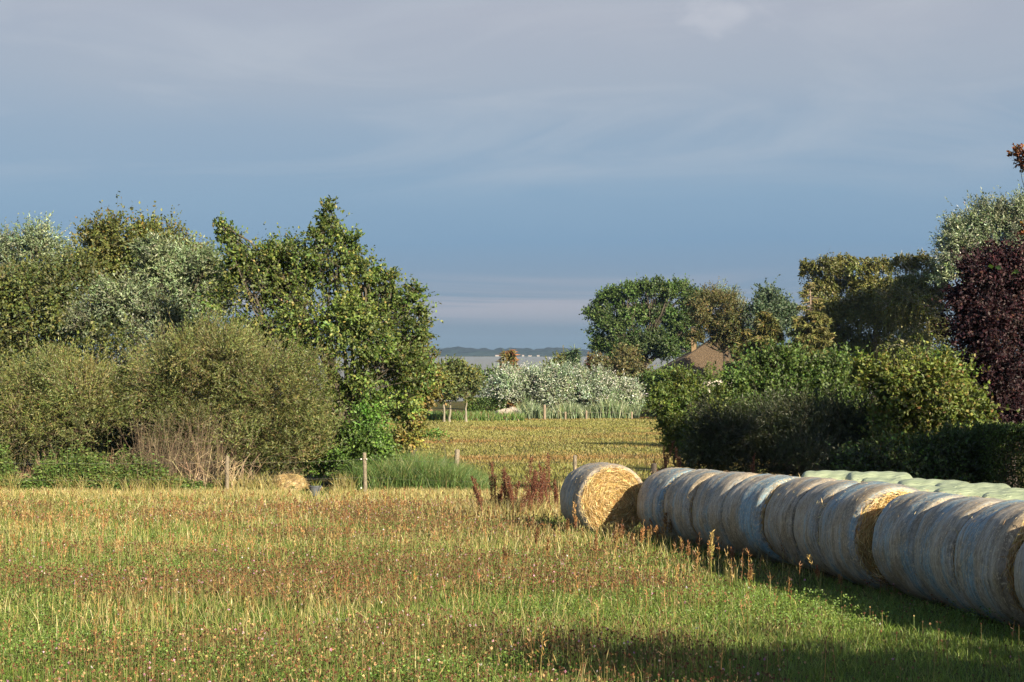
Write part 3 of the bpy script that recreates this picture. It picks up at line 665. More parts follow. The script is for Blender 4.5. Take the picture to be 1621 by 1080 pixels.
BALES = [  # left edge px of the far end, far d, near d, yaw deg, radius, straw, label
    (885, 28.5, 27.25, 15.5, 0.715, 5200, 'first straw bale at the far end of the row, its round golden end facing out'),
    (1006, 26.95, 25.71, 14.5, 0.695, 1800, 'straw bale standing a little behind the first, with a thin golden rim showing'),
    (1048, 25.68, 24.53, 14, 0.690, 500, 'third straw bale from the golden end of the row'),
    (1091, 24.5, 23.28, 15.5, 0.690, 500, 'fourth straw bale from the golden end of the row'),
    (1140, 23.25, 22.08, 18, 0.695, 500, 'straw bale in mid row, fifth from the golden end'),
    (1205, 22.05, 20.88, 10.6, 0.685, 500, 'straw bale with a bright blue stripe on top, in mid row'),
    (1253, 20.85, 19.73, 4.6, 0.690, 500, 'straw bale just behind the one with the thick golden edge'),
    (1290, 19.7, 18.5, 9, 0.700, 2200, 'straw bale with a thick ragged golden edge in the front half of the row'),
    (1375, 18.1, 16.93, 8.7, 0.675, 500, 'straw bale standing right after the wide golden gap in the row'),
    (1440, 16.9, 15.68, 3.5, 0.670, 500, 'straw bale second before the frontmost visible golden edge'),
    (1501, 15.65, 14.5, 7.9, 0.670, 2000, 'straw bale with a golden edge beside the last cut off bale'),
    (1597, 14.15, 13.0, 8, 0.670, 500, 'last straw bale, cut off by the picture edge'),
]
def build_bales():
    for lx, df, dn, yaw, R, ns, lab in BALES:
        xf = (lx - CX) / F * df + (R - .035) * math.cos(math.radians(yaw))
        bale(lab, xf, df, dn, math.radians(yaw), R, ns)

def film_mat():
    m, N, L, out = new_mat('stretch_film')
    p = N.new('ShaderNodeBsdfPrincipled'); p.inputs['Roughness'].default_value = .38
    g = N.new('ShaderNodeTexCoord')
    n = N.new('ShaderNodeTexNoise'); n.inputs['Scale'].default_value = 3; n.inputs['Detail'].default_value = 6; n.inputs['Distortion'].default_value = 1.2
    mp = N.new('ShaderNodeMapping'); mp.inputs['Scale'].default_value = (1.2, 6, 4); L.new(g.outputs['Object'], mp.inputs[0]); L.new(mp.outputs[0], n.inputs['Vector'])
    r = ramp(N, [(.3, (.25, .31, .19)), (.55, (.33, .39, .26)), (.75, (.40, .45, .33))]); L.new(n.outputs[0], r.inputs[0]); L.new(r.outputs[0], p.inputs['Base Color'])
    b = N.new('ShaderNodeBump'); b.inputs['Strength'].default_value = .9; b.inputs['Distance'].default_value = .05
    L.new(n.outputs[0], b.inputs['Height']); L.new(b.outputs[0], p.inputs['Normal']); L.new(p.outputs[0], out.inputs[0])
    return m

def build_wrapped():
    M = film_mat()
    spots = [(1318, 28.2, 'pale green wrapped bale farthest back behind the straw row'), (1392, 27.0, 'pale green wrapped bale second from the back'),
             (1418, 25.0, 'pale green wrapped bale peeping over the gap in the straw row'), (1478, 23.9, 'pale green wrapped bale under the hazel bush'),
             (1462, 21.9, 'pale green wrapped bale close behind the straw row'), (1540, 22.6, 'pale green wrapped bale in front of the low shrub'),
             (1600, 21.3, 'pale green wrapped bale in front of the clipped hedge'), (1545, 20.6, 'pale green wrapped bale nearest to the straw bales'),
             (1625, 19.3, 'pale green wrapped bale cut off by the picture edge')]
    for px, d, lab in spots:
        R, Lg = .665 + rng.uniform(-.02, .02), 1.3
        x = (px - CX) / F * d; yaw = math.radians(rng.uniform(70, 84)); z = gzf(x, d) - .02
        axis = np.array([math.sin(yaw), -math.cos(yaw), 0]); side = np.array([math.cos(yaw), math.sin(yaw), 0]); up = np.array([0, 0, 1.0])
        root = empty('wrapped_bale', (x, d, z), lab, 'wrapped bale', 'pale green film wrapped bales')
        nu, na = 30, 72
        u = np.linspace(-1, 1, nu); a = np.linspace(0, 2 * PI, na, endpoint=False); U, A = np.meshgrid(u, a, indexing='ij')
        sup = (1 - np.abs(U) ** 12) ** (1 / 3.5)
        ph = rng.uniform(0, 6, 6)
        rad = R * sup * (1 + .012 * np.sin(A * 7 + U * 4 + ph[0]) + .015 * np.sin(A * 3 + ph[1]) + .01 * np.sin(U * 13 + A * 5 + ph[2])) 
        zz = np.sin(A) * rad; zz = np.maximum(np.where(zz > 0, zz * .96, zz), -R * .9)
        P = np.array([x, d, z + R * .9]) + axis * (U * Lg / 2)[..., None] + side * (np.cos(A) * rad * 1.05)[..., None] + up * zz[..., None]
        i = np.arange(nu - 1)[:, None] * na; j = np.arange(na)[None]; j2 = (j + 1) % na
        q = np.stack([i + j, i + j2, i + na + j2, i + na + j], -1).reshape(-1, 4)
        mesh_obj('film_wrap', P.reshape(-1, 3), [q], M, root, smooth=True)

# ------------------------------------------------------------------ field vegetation
def blades(mb, x, y, h, lean, w, tint, z=None, curve=.5):
    n = len(x); z = gz(x, y) - .01 if z is None else z
    a = rng.uniform(0, 2 * PI, n); fa = rng.uniform(0, 2 * PI, n)
    B = np.stack([x, y, z], 1)
    ld = np.stack([np.cos(a), np.sin(a), 0 * a], 1)
    sd = np.stack([np.cos(fa), np.sin(fa), 0 * a], 1) * (w / 2)[:, None]
    M = B + ld * (h * lean * .3)[:, None] + np.array([0, 0, 1]) * (h * .55)[:, None]
    T = B + ld * (h * lean)[:, None] + np.array([0, 0, 1]) * (h * np.sqrt(np.maximum(1 - (lean * curve) ** 2, .2)))[:, None]
    V = np.stack([B - sd, B + sd, M + sd * .8, M - sd * .8, T], 1)
    i = np.arange(n)[:, None] * 5
    mb.add(V.reshape(-1, 3), i + np.array([[0, 1, 2, 3]]), i + np.array([[3, 2, 4]]), np.repeat(tint, 5, 0))
    return T

def field_pts(n, d0, d1, pw=0.0, margin=1.18, xlim=None):
    """points on the ground inside the widened view wedge, density falling with distance"""
    u = rng.random(n)
    d = d0 + (d1 - d0) * u if pw == 0 else (d0 ** (1 + pw) + u * (d1 ** (1 + pw) - d0 ** (1 + pw))) ** (1 / (1 + pw))
    hw = 810 / F * d * margin + .6
    x = rng.uniform(-1, 1, n) * hw
    return x, d

def under_bale(x, y):
    bad = np.zeros(len(x), bool)
    for lx, df, dn, yaw, R, ns, lab in BALES:
        xf = (lx - CX) / F * df + R
        yw = math.radians(yaw); t = (df - y)
        xc = xf + np.tan(yw) * t
        bad |= (y < df) & (y > dn) & (np.abs(x - xc) < .40)
    xb = (499 - CX) / F * 43.2
    bad |= (np.abs(x - xb * y / 43.2) < .42) & (y > 38.8) & (y < 43.35) & (np.random.default_rng(5).random(len(x)) < .85)
    return bad

GREEN = [((0.115, 0.1955, 0.0308), 5), ((0.161, 0.2415, 0.044), 4), ((0.2185, 0.276, 0.0605), 2.5), ((0.0747, 0.1265, 0.022), 2)]
DRY = [((0.3841, 0.3199, 0.127), 4), ((0.2988, 0.257, 0.0924), 4), ((0.4695, 0.4113, 0.2195), 2), ((0.2454, 0.2456, 0.0809), 4)]
RUSTP = [((.26, .135, .05), 4), ((.31, .19, .07), 3), ((.17, .082, .038), 3), ((.33, .24, .10), 2.5)]
BROWN = [((.17, .085, .042), 4), ((.24, .125, .058), 3), ((.11, .052, .03), 3), ((.28, .18, .085), 1.5)]

def P2(x, y): return np.stack([x, y, 0 * x], 1)

def build_field():
    # green turf and clover
    n = 460000
    x, y = field_pts(n, 9.6, 44.5, -.25)
    p = P2(x, y)
    lush = sm(-.2, .6, wn(p * np.array([1, .6, 1]), 2.4, 1) * .6 + (x - .5) * .10 - (y - 17) * .07 + .5)
    keep = (rng.random(n) < .55 + .45 * lush) & ~under_bale(x, y); x, y, lush, p = x[keep], y[keep], lush[keep], p[keep]
    dryf = rng.random(len(x)) > (.70 + .26 * lush - .30 * sm(30, 42, y) + .16 * wn(p, 2.1, 2))
    t = np.where(dryf[:, None], pick(DRY, len(x)), pick(GREEN, len(x)))
    h = rng.uniform(.05, .14, len(x)) * (1 + .5 * sm(18, 36, y)) * (1 + .3 * wn(p, 1.5, 3))
    w = np.maximum(.005, .00042 * y) * rng.uniform(.7, 1.4, len(x))
    mb = MB(); blades(mb, x, y, np.maximum(h, .04), rng.uniform(.2, 1.25, len(x)), w, t)
    o = mb.build('meadow_grass', M_GRASS, loc=(0, 0, 0)); tag(o, 'short green and straw coloured meadow grass', 'grass', kind='stuff')
    # clover leaves: small flat trefoil leaflets near the ground
    n = 220000
    x, y = field_pts(n, 9.6, 34, -.5); p = P2(x, y)
    keep = (wn(p, 2.6, 6) + .4 * sm(-1.5, 3, x) > .0) & ~under_bale(x, y) & (rng.random(n) < 1 - .8 * sm(18, 33, y)); x, y = x[keep], y[keep]
    z = gz(x, y) + rng.uniform(.03, .15, len(x)) * (1 + .5 * wn(P2(x, y), .5, 2))
    P = np.stack([x, y, z], 1); D = rng.normal(size=P.shape) * np.array([1, 1, .35])
    mb = MB(); leafset(mb, P, D, rng.uniform(.012, .026, len(x)) * (1 + .012 * y), rng.uniform(.010, .020, len(x)) * (1 + .012 * y), pick([((.12, .21, .035), 4), ((.15, .235, .045), 3), ((.20, .26, .06), 1), ((.08, .14, .025), 2)], len(x)), mid=.6, face=nrm(rng.normal(size=P.shape) * .55 + np.array([.35, -.45, .8])))
    o = mb.build('clover_leaves', M_GRASS, loc=(0, 0, 0)); tag(o, 'low green clover leaves between the grass stems', 'clover', kind='stuff')
    # dry thin stems
    n = 120000
    x, y = field_pts(n, 10, 44.5, .2); p = P2(x, y)
    dens = .10 + .42 * sm(20, 40, y) + .34 * wn(p, 2.6, 7) + .2 * wn(p, 7, 3) - .28 * sm(0, 4, x) * (1 - sm(18, 30, y))
    keep = (rng.random(n) < dens * .72) & ~under_bale(x, y); x, y, p = x[keep], y[keep], p[keep]
    h = rng.uniform(.16, .42, len(x)) * (1 - .3 * sm(30, 42, y)); w = np.maximum(.0035, .00028 * y) * rng.uniform(.7, 1.3, len(x))
    mb = MB(); T = blades(mb, x, y, h, rng.uniform(.05, .95, len(x)) ** 1.2, w, pick(DRY, len(x)))
    k = rng.random(len(x)) < .45; Tk = T[k]; nk = len(Tk)     # thin seed spikes
    leafset(mb, Tk - np.array([0, 0, .05]), rng.normal(0, .3, (nk, 3)) + np.array([0, 0, 1]), rng.uniform(.05, .11, nk), np.maximum(.007, .0004 * y[k]), pick(DRY[:3] + RUSTP[3:], nk))
    o = mb.build('dry_grass', M_STRAW, loc=(0, 0, 0)); tag(o, 'thin dry straw coloured grass stems over the meadow', 'dry grass', kind='stuff')
    # brown and pink clover heads
    n = 140000
    x, y = field_pts(n, 9.6, 38, -.1); p = P2(x, y)
    brown = wn(p, 3.4, 8) * .6 + wn(p, .9, 9) * .4
    dens = sm(.0, .6, brown + .22 - .06 * np.maximum(x - 1, 0)) * .85 * (.45 + .55 * sm(12, 15.5, y)) + .03
    keep = (rng.random(n) < dens) & ~under_bale(x, y); x, y = x[keep], y[keep]; m = len(x)
    z = gz(x, y) + rng.uniform(.09, .24, m); c = np.stack([x, y, z], 1)
    base = pick(BROWN, m)
    pk = rng.random(m) < .035; base[pk] = pick([((.42, .22, .33), 1), ((.55, .36, .45), 1), ((.62, .55, .55), .7)], int(pk.sum()))
    pl = rng.random(m) < .2 * (1 - sm(12, 17, y)); base[pl] = pick([((.45, .33, .16), 1)], int(pl.sum()))
    s = rng.uniform(.006, .011, m) * (1 + .022 * y)
    mb = MB()
    for k in range(5):
        D = rng.normal(size=(m, 3)) + np.array([0, 0, .5])
        D = nrm(D); leafset(mb, c - D * s[:, None], D, s * 2.1, s * 1.6, base * rng.uniform(.8, 1.2, (m, 1)), mid=.5)
    sticks(mb, np.stack([x, y, gz(x, y)], 1), c, .0025, .002, pick([((.16, .12, .05), 1), ((.12, .14, .04), 1)], m))
    o = mb.build('clover_heads', M_STRAW, loc=(0, 0, 0)); tag(o, 'withered brown and few pink clover heads in the meadow', 'clover heads', kind='stuff')
    # scattered sorrel haze
    n = 16000
    x, y = field_pts(n, 11, 44, .4); p = P2(x, y)
    dens = .06 + .55 * sm(.0, .8, wn(p * np.array([1, .7, 1]), 2.0, 10)) + .22 * sm(18, 34, y); dens = dens * (1 - .75 * sm(1, 4, x) * (1 - sm(18, 24, y)))
    keep = (rng.random(n) < dens * .36) & ~under_bale(x, y)
    mb = MB(); sorrel_mesh(mb, x[keep], y[keep], rng.uniform(.22, .5, int(keep.sum())) * (1 - .35 * sm(28, 42, y[keep])), 12)
    o = mb.build('sorrel_patches', M_STRAW, loc=(0, 0, 0)); tag(o, 'scattered rusty sorrel stalks fading across the meadow', 'sorrel', kind='stuff')
    # meadow beyond the fence
    n = 260000
    x, y = field_pts(n, 44.5, 142, -.1, 1.05); keep = (x > -24) & (x < 18) & (x > -5.5 - (y - 44) * .12); x, y = x[keep], y[keep]; p = P2(x, y)
    band = wn(p * np.array([.22, 1, 1]), 7, 11) * .7 + wn(p * np.array([.5, 1, 1]), 3, 2) * .3
    rust = rng.random(len(x)) < sm(-.25, .4, band) * .8 + .06
    grn = rng.random(len(x)) < sm(.0, .8, -band * .8 + wn(p * np.array([.4, 1, 1]), 6, 4) * .6 + .7 * (1 - sm(46, 58, y)) + .5 * sm(120, 136, y)) * .45 + .5
    t = np.where(rust[:, None], pick([((.33, .18, .06), 3), ((.38, .25, .09), 3), ((.29, .15, .06), 1)], len(x), .15), np.where(grn[:, None], pick([((.22, .255, .065), 3), ((.27, .28, .075), 3), ((.17, .21, .05), 2)], len(x), .15), pick([((.38, .32, .14), 3), ((.33, .30, .11), 3)], len(x), .15)))
    bm = sm(-.3, .45, band)[:, None]
    t = .45 * t + .55 * (np.array([.33, .20, .075]) * bm + np.array([.28, .275, .075]) * (1 - bm)) * np.exp(.12 * wn(p, 2.2, 6))[:, None]
    h = rng.uniform(.06, .17, len(x)); w = np.maximum(.010, .00036 * y) * rng.uniform(.7, 1.4, len(x))
    mb = MB(); blades(mb, x, y, h, rng.uniform(.2, 1.2, len(x)), w, t)
    o = mb.build('far_meadow_grass', M_GRASS, loc=(0, 0, 0)); tag(o, 'rusty and yellow green grass of the meadow beyond the fence', 'meadow grass', kind='stuff')
    # tall pale grass along the fence
    n = 26000
    x = rng.uniform(-18, 2.5, n); y = 42.2 + rng.normal(0, 1.0, n); p = P2(x, y)
    keep = rng.random(n) < .55 + .5 * wn(p, 1.6, 5) + .4 * sm(-5, -2.5, x); keep &= ~under_bale(x, y); x, y = x[keep], y[keep]
    m2 = 5200; x2 = rng.uniform(-17, -4.4, m2); y2 = 43.15 + np.abs(rng.normal(0, .22, m2)); k2 = (wn(P2(x2, 0 * y2), .55, 6) > -.1) & (np.abs(x2 + 6.0) > .6)
    mb = MB(); x2, y2 = x2[k2], y2[k2]; blades(mb, x2, y2, rng.uniform(.3, .85, len(x2)), rng.uniform(.1, .8, len(x2)), rng.uniform(.009, .017, len(x2)), pick(DRY[:3] + [((.22, .24, .07), 2)], len(x2)))
    blades(mb, x, y, rng.uniform(.12, .36, len(x)), rng.uniform(.1, .9, len(x)), rng.uniform(.010, .02, len(x)), pick(DRY[:3] + [((.22, .24, .07), 2)], len(x)))
    o = mb.build('fence_grass', M_STRAW, loc=(0, 0, 0)); tag(o, 'tall pale uncut grass along the wire fence', 'tall grass', kind='stuff')
    # lush green tall grass right of the creeper
    n = 17000
    px = rng.uniform(560, 775, n); d = rng.uniform(43.6, 50, n); x = (px - CX) / F * d
    hh = np.interp(px, [560, 600, 640, 690, 720, 775], [1.1, 1.2, 1.35, 1.3, 1.1, .45])
    mb = MB(); blades(mb, x, d, hh * rng.uniform(.45, 1.05, n), rng.uniform(.2, 1.0, n), rng.uniform(.012, .024, n), pick([((.10, .185, .05), 4), ((.14, .22, .06), 3), ((.07, .13, .035), 3), ((.22, .235, .09), 2), ((.32, .28, .12), .6)], n), curve=.6)
    o = mb.build('reed_grass', M_GRASS, loc=(0, 0, 0)); tag(o, 'tall bright green reed grass behind the fence beside the creeper', 'tall grass', kind='stuff')
    # nettles under the willow bushes
    n = 3400
    px = np.where(rng.random(n) < .7, rng.uniform(-60, 290, n), rng.uniform(290, 560, n)); d = 43.3 + np.abs(rng.normal(0, .4, n)); x = (px - CX) / F * d
    h = np.interp(px, [-60, 0, 100, 190, 260, 320, 560], [2.2, 2.1, 1.95, 1.6, 1.0, .45, .4]) * rng.uniform(.35, 1.1, n) * np.clip(.75 + .55 * wn(np.stack([x, d * .4, 0 * x], 1), .28, 7), .25, 1.25)
    keep = wn(np.stack([x, d * .3, 0 * x], 1), .7, 3) > -.6; x, d, h = x[keep], d[keep], h[keep]; n = len(x)
    A = np.stack([x, d, gz(x, d)], 1); T = A + np.stack([rng.normal(0, .08, n), rng.normal(0, .08, n), h], 1)
    mb = MB(); pal = [((.09, .17, .035), 4), ((.12, .20, .04), 4), ((.16, .21, .05), 2), ((.06, .11, .025), 2)]
    sticks(mb, A, T, .006, .003, pick([((.14, .15, .05), 1)], n))
    for k in range(16):
        f = rng.uniform(.2, 1.0, n)[:, None]; D = rng.normal(size=(n, 3)) * np.array([1, 1, .3]) + np.array([0, 0, -.15])
        leafset(mb, A * (1 - f) + T * f, D, rng.uniform(.07, .15, n), rng.uniform(.035, .06, n), pick(pal, n))
    o = mb.build('nettle_bed', M_LEAF, loc=(0, 0, 0)); tag(o, 'green nettles and weeds crowding below the willow bushes', 'nettles', kind='stuff')
    # silvery reeds below the white willows
    n = 9000
    px = np.concatenate([rng.uniform(818, 1012, n * 3 // 4), rng.uniform(780, 1000, n - n * 3 // 4)]); d = rng.uniform(134, 141, n); x = (px - CX) / F * d
    h = np.interp(px, [780, 815, 840, 900, 960, 1012], [.5, .8, 1.5, 1.5, 1.6, 1.2]) * rng.uniform(.35, 1.1, n) * (1 + .45 * wn(np.stack([x, d, 0 * x], 1), 1.6, 4))
    mb = MB(); blades(mb, x, d, h, rng.uniform(.1, .5, n), rng.uniform(.05, .09, n), pick([((.20, .26, .15), 3), ((.30, .35, .23), 2), ((.13, .19, .08), 3), ((.26, .26, .12), 1)], n, .3))
    o = mb.build('reed_bed', M_SILVER, loc=(0, 0, 0)); tag(o, 'silvery green reeds below the row of white willows', 'reeds', kind='stuff')
    n = 5000
    px = rng.uniform(660, 830, n); d = rng.uniform(128, 139, n); x = (px - CX) / F * d
    mb = MB(); blades(mb, x, d, rng.uniform(.2, .9, n), rng.uniform(.1, .7, n), rng.uniform(.05, .1, n), pick([((.10, .18, .04), 3), ((.14, .22, .05), 2), ((.3, .16, .10), .8)], n))
    o = mb.build('hedge_bank_grass', M_GRASS, loc=(0, 0, 0)); tag(o, 'dark green rough grass at the foot of the far hedge and fruit trees', 'grass', kind='stuff')

def sorrel_mesh(mb, x, y, h, reps, hm=None, pal=RUSTP):
    n = len(x); B = np.stack([x, y, gz(x, y)], 1)
    sp = .10 if hm is None else .03
    T = B + np.stack([rng.normal(0, sp, n) * h, rng.normal(0, sp, n) * h, h], 1)
    w = np.maximum(.0025, .00012 * y)
    sticks(mb, B, T, w, w * .7, pick([((.36, .2, .07), 2), ((.3, .26, .09), 1)], n))
    (hm or mb); tgt = hm or mb
    base = pick(pal, n, .18)
    for k in range(reps):
        f = rng.uniform(.58, 1.02, n); env = np.sin(np.clip((f - .55) / .5, 0, 1) * PI) ** .7
        P = B + (T - B) * f[:, None] + rng.normal(0, .035, (n, 3)) * (env * h)[:, None] * np.array([1, 1, .4])
        D = rng.normal(0, .5, (n, 3)) + np.array([0, 0, 1])
        leafset(tgt, P, D, rng.uniform(.03, .06, n) * (.7 + h), np.maximum(.008, .0006 * y) * rng.uniform(.8, 1.4, n), base * rng.uniform(.75, 1.25, (n, 1)))

def build_plants():
    # single sorrel plants in front of the bales
    spots = [(898, 862, 40), (911, 860, 54), (1033, 862, 60), (1028, 875, 40), (1054, 868, 52), (1062, 868, 44), (1049, 870, 30), (1041, 873, 34), (1127, 905, 62), (1124, 898, 40), (1106, 885, 30), (1188, 935, 34),
             (1015, 880, 42), (1004, 884, 40), (975, 890, 54), (943, 892, 46), (1089, 895, 36), (1295, 930, 30), (1330, 940, 28), (1158, 905, 34), (867, 905, 52), (800, 918, 50), (850, 880, 40), (1079, 888, 34), (985, 868, 30)]
    for k, (px, py, hp) in enumerate(spots):
        d = CAMZ / ((py - HZ) / F - .05); x = (px - CX) / F * d; h = hp / F * d * 1.0
        z = gzf(x, d)
        word = ['rust red', 'orange brown', 'pale golden'][k % 3] if px != 1127 else 'pale golden'
        r = empty('sorrel_plant', (x, d, z), 'pale golden sorrel stalk standing taller and paler than the rusty ones before the bales' if px == 1127 else 'upright rusty sorrel stalk with a feathery seed head in front of the straw bales', 'sorrel', 'sorrel stalks in front of the straw bales')
        sb, hb = MB(), MB()
        pal = [((.52, .40, .15), 1)] if px == 1127 else RUSTP[:3]
        X = np.full(3, x) + rng.normal(0, .012, 3); Y = np.full(3, d) + rng.normal(0, .012, 3)
        sorrel_mesh(sb, X, Y, np.array([h, h * .85, h * .7]) * rng.uniform(.9, 1.1, 3), 40, hb, pal)
        n = 10; blades(sb, X[0] + rng.normal(0, .04, n), Y[0] + rng.normal(0, .04, n), rng.uniform(.08, .25, n), rng.uniform(.2, 1, n), np.full(n, .012), pick(GREEN, n))
        sb.build('stem', M_STRAW, r); hb.build('seed_head', M_STRAW, r)
    # dark brown docks
    docks = [(776, 800, 74, 32.5), (800, 806, 70, 31.9), (827, 800, 82, 31.8), (866, 802, 88, 32.4), (788, 812, 40, 32.2), (813, 808, 56, 31.8), (838, 806, 66, 32.4), (853, 808, 44, 32.5), (770, 790, 36, 31.6), (806, 800, 60, 31.9), (846, 800, 58, 31.7), (820, 800, 40, 31.5), (874, 800, 66, 31.8), (880, 800, 40, 32.4),
             (1033, 765, 64, 39), (1055, 765, 62, 39), (1076, 768, 66, 39), (1044, 768, 40, 38.5), (1190, 762, 46, 38)]
    for k, (px, py, hp, d) in enumerate(docks):
        x = (px - CX) / F * d; z = gzf(x, d); top = at(px, py - hp, d)[2]; h = max(top - z, .5)
        near = px < 900
        r = empty('dock_plant', (x, d, z), 'dark red brown dead dock stalk in the clump beside the first straw bale' if near else ('dark red brown dead dock stalk by the meadow edge behind the straw bales' if px < 1100 else 'lone red brown dock stalk before the dark hedge'), 'dock', 'dead dock stalks beside the first bale' if near else 'dead dock stalks behind the bales')
        sb, hb = MB(), MB(); m = 2
        top_p = np.array([x, d, z + h]); lean = rng.normal(0, .17, 2)
        for q in range(m):
            s0 = np.array([x + rng.normal(0, .04), d + rng.normal(0, .04), z]); hh = h * (1 - .22 * q) * rng.uniform(.93, 1.03)
            e = s0 + np.array([lean[0] * hh + rng.normal(0, .09), lean[1] * hh + rng.normal(0, .09), hh])
            u = np.linspace(0, 1, 6)[:, None]; cv = s0 * (1 - u) + e * u + np.array([.03, 0, 0]) * np.sin(u * 3)
            tube(sb, cv, np.linspace(.010, .004, 6), 5, (.22, .09, .05))
            nb = 11
            for b in range(nb):
                f = .42 + .55 * b / nb; p0 = s0 * (1 - f) + e * f; a = rng.uniform(0, 2 * PI)
                l = .26 * (1.15 - f) * h / 1.1 + .03; e2 = p0 + np.array([math.cos(a) * l * .34, math.sin(a) * l * .34, l])
                sticks(sb, p0[None], e2[None], .004, .002, (.2, .08, .045))
                n = 28; g = rng.random(n)[:, None]
                P = p0 * (1 - g) + e2 * g + rng.normal(0, .016, (n, 3))
                leafset(hb, P, rng.normal(size=(n, 3)) + np.array([0, 0, .6]), rng.uniform(.02, .045, n), rng.uniform(.012, .022, n), pick([((.13, .045, .026), 4), ((.18, .07, .036), 3), ((.085, .032, .02), 3), ((.24, .13, .065), 1)], n))
            n = 120; g = rng.uniform(.30, 1.0, (n, 1))
            leafset(hb, s0 * (1 - g) + e * g + np.array([.03, 0, 0]) * np.sin(g * 3) + rng.normal(0, .012, (n, 3)), rng.normal(size=(n, 3)) + np.array([0, 0, .6]), rng.uniform(.02, .05, n), rng.uniform(.012, .024, n), pick([((.11, .04, .026), 4), ((.17, .07, .04), 2), ((.22, .13, .07), 1)], n))
        sb.build('stem', M_BARK, r); hb.build('seed_head', M_STRAW, r)
    # pale dry grass clump around the docks
    n = 4200
    px = rng.normal(815, 42, n); d = rng.normal(32.6, .6, n); x = (px - CX) / F * d
    keep = ~under_bale(x, d); x, d = x[keep], d[keep]; n = len(x)
    mb = MB(); blades(mb, x, d, rng.uniform(.2, .55, n), rng.uniform(.1, .8, n), rng.uniform(.008, .016, n), pick(DRY[:3] + [((.20, .20, .06), 1.5)], n))
    o = mb.build('dock_grass', M_STRAW, loc=(0, 0, 0)); tag(o, 'pale dry grass clump around the dock stalks', 'dry grass', kind='stuff')
    # dry stalks sticking up behind the bales
    n = 900
    px = np.concatenate([rng.uniform(1085, 1200, 300), rng.uniform(880, 1010, 400), rng.uniform(1010, 1100, 200)]); d = rng.uniform(33, 38, n); x = (px - CX) / F * d
    mb = MB(); blades(mb, x, d, rng.uniform(.4, 1.05, n), rng.uniform(.05, .35, n), rng.uniform(.008, .016, n), pick(DRY, n))
    o = mb.build('stalk_grass', M_STRAW, loc=(0, 0, 0)); tag(o, 'thin dry stalks rising behind the row of straw bales', 'dry stalks', kind='stuff')
    # dead brushwood in front of the willow bushes
    root = None
    def brush(label, px0, px1, d, n, hmax, pal, spread, seed_px, r=.007):
        c = at(seed_px, 765, d); z = gzf(c[0], d)
        r0 = empty('dead_brushwood', (c[0], d, z), label, 'brushwood')
        mb = MB()
        x = (rng.uniform(px0, px1, n) - CX) / F * d; y = d + rng.normal(0, .25, n)
        A = np.stack([x, y, gz(x, y)], 1); h = rng.uniform(.35, 1, n) * hmax
        L = np.stack([rng.normal(.1, spread, n) * h, rng.normal(0, spread, n) * h, h], 1); Mp = A + L * .55 + rng.normal(0, .06, (n, 3)); T = A + L + rng.normal(0, .1, (n, 3))
        t = pick(pal, n); sticks(mb, A, Mp, r, r * .7, t); sticks(mb, Mp, T, r * .7, r * .3, t)
        for k in range(3):
            f = rng.uniform(.2, 1, (n, 1)); p0 = Mp * (1 - f) + T * f
            sticks(mb, p0, p0 + np.stack([rng.normal(0, .22, n), rng.normal(0, .15, n), rng.uniform(0, .35, n)], 1), r * .45, r * .2, t)
        mb.build('branches', M_BARK, r0)
    brush('grey brown tangle of dead branches between the two willow bushes', 215, 345, 43.9, 360, 2.5, [((.17, .125, .085), 4), ((.25, .19, .12), 2), ((.12, .085, .058), 3)], .26, 275)
    brush('pale bare sticks leaning beside the lone wooden fence post', 285, 395, 43.7, 46, 1.35, [((.52, .40, .25), 3), ((.42, .30, .18), 2)], .55, 335, .010)
    brush('small heap of bare twigs among the nettles at the picture edge', 20, 110, 44.0, 60, .9, [((.36, .25, .16), 3), ((.27, .16, .11), 2)], .5, 65, .008)
    brush('thin pale stalks standing in the nettles between the willow bushes', 165, 215, 44.0, 50, 1.5, [((.42, .32, .17), 3), ((.36, .26, .15), 2)], .2, 190, .007)
    # bending weed in the meadow
    d = 62; x = (692 - CX) / F * d; z = gzf(x, d); r = empty('bending_weed', (x + .5, d, z), 'single bending green weed standing alone in the meadow grass', 'weed')
    b = at(708, 727, d); p = [b, at(703, 705, d), at(694, 694, d), at(683, 689, d)]; p[0][2] = gzf(b[0], d)
    sb = MB(); tube(sb, p, [.025, .02, .015, .008], 5, (.1, .09, .05)); sb.build('stem', M_BARK, r)
    n = 160; c = at(688, 687, d); P = c + rng.normal(0, 1, (n, 3)) * np.array([.26, .2, .10]); mb = MB()
    leafset(mb, P, rng.normal(size=(n, 3)), rng.uniform(.1, .2, n), rng.uniform(.06, .1, n), pick(G_IVY, n)); mb.build('foliage', M_LEAF, r)

def post(px, top, d, w, name='post', lean=0.0, parent=None, tint=(.28, .24, .18), label=None):
    x = (px - CX) / F * d; z = gzf(x, d); t = at(px, top, d)[2]
    mb = MB(); n = 9; u = np.linspace(0, 1, n)
    pts = np.stack([x + lean * (u - 1) * (t - z), d + 0 * u, z - .1 + u * (t - z + .1)], -1)
    tube(mb, pts, w * (1 + .05 * np.sin(u * 9)), 10, tint, False, .03)
    top_c = pts[-1]; a = np.arange(10) / 10 * 2 * PI
    V = np.concatenate([top_c + np.stack([np.cos(a) * w, np.sin(a) * w, 0 * a - .002], 1), top_c[None] + [[0, 0, .018]]])
    mb.add(V, None, [[k, (k + 1) % 10, 10] for k in range(10)], np.array(tint) * 1.15)
    o = mb.build(name, M_WOOD, parent)
    if label: o['label'] = label
    return np.array([x, d, z]), np.array([x, d, t])

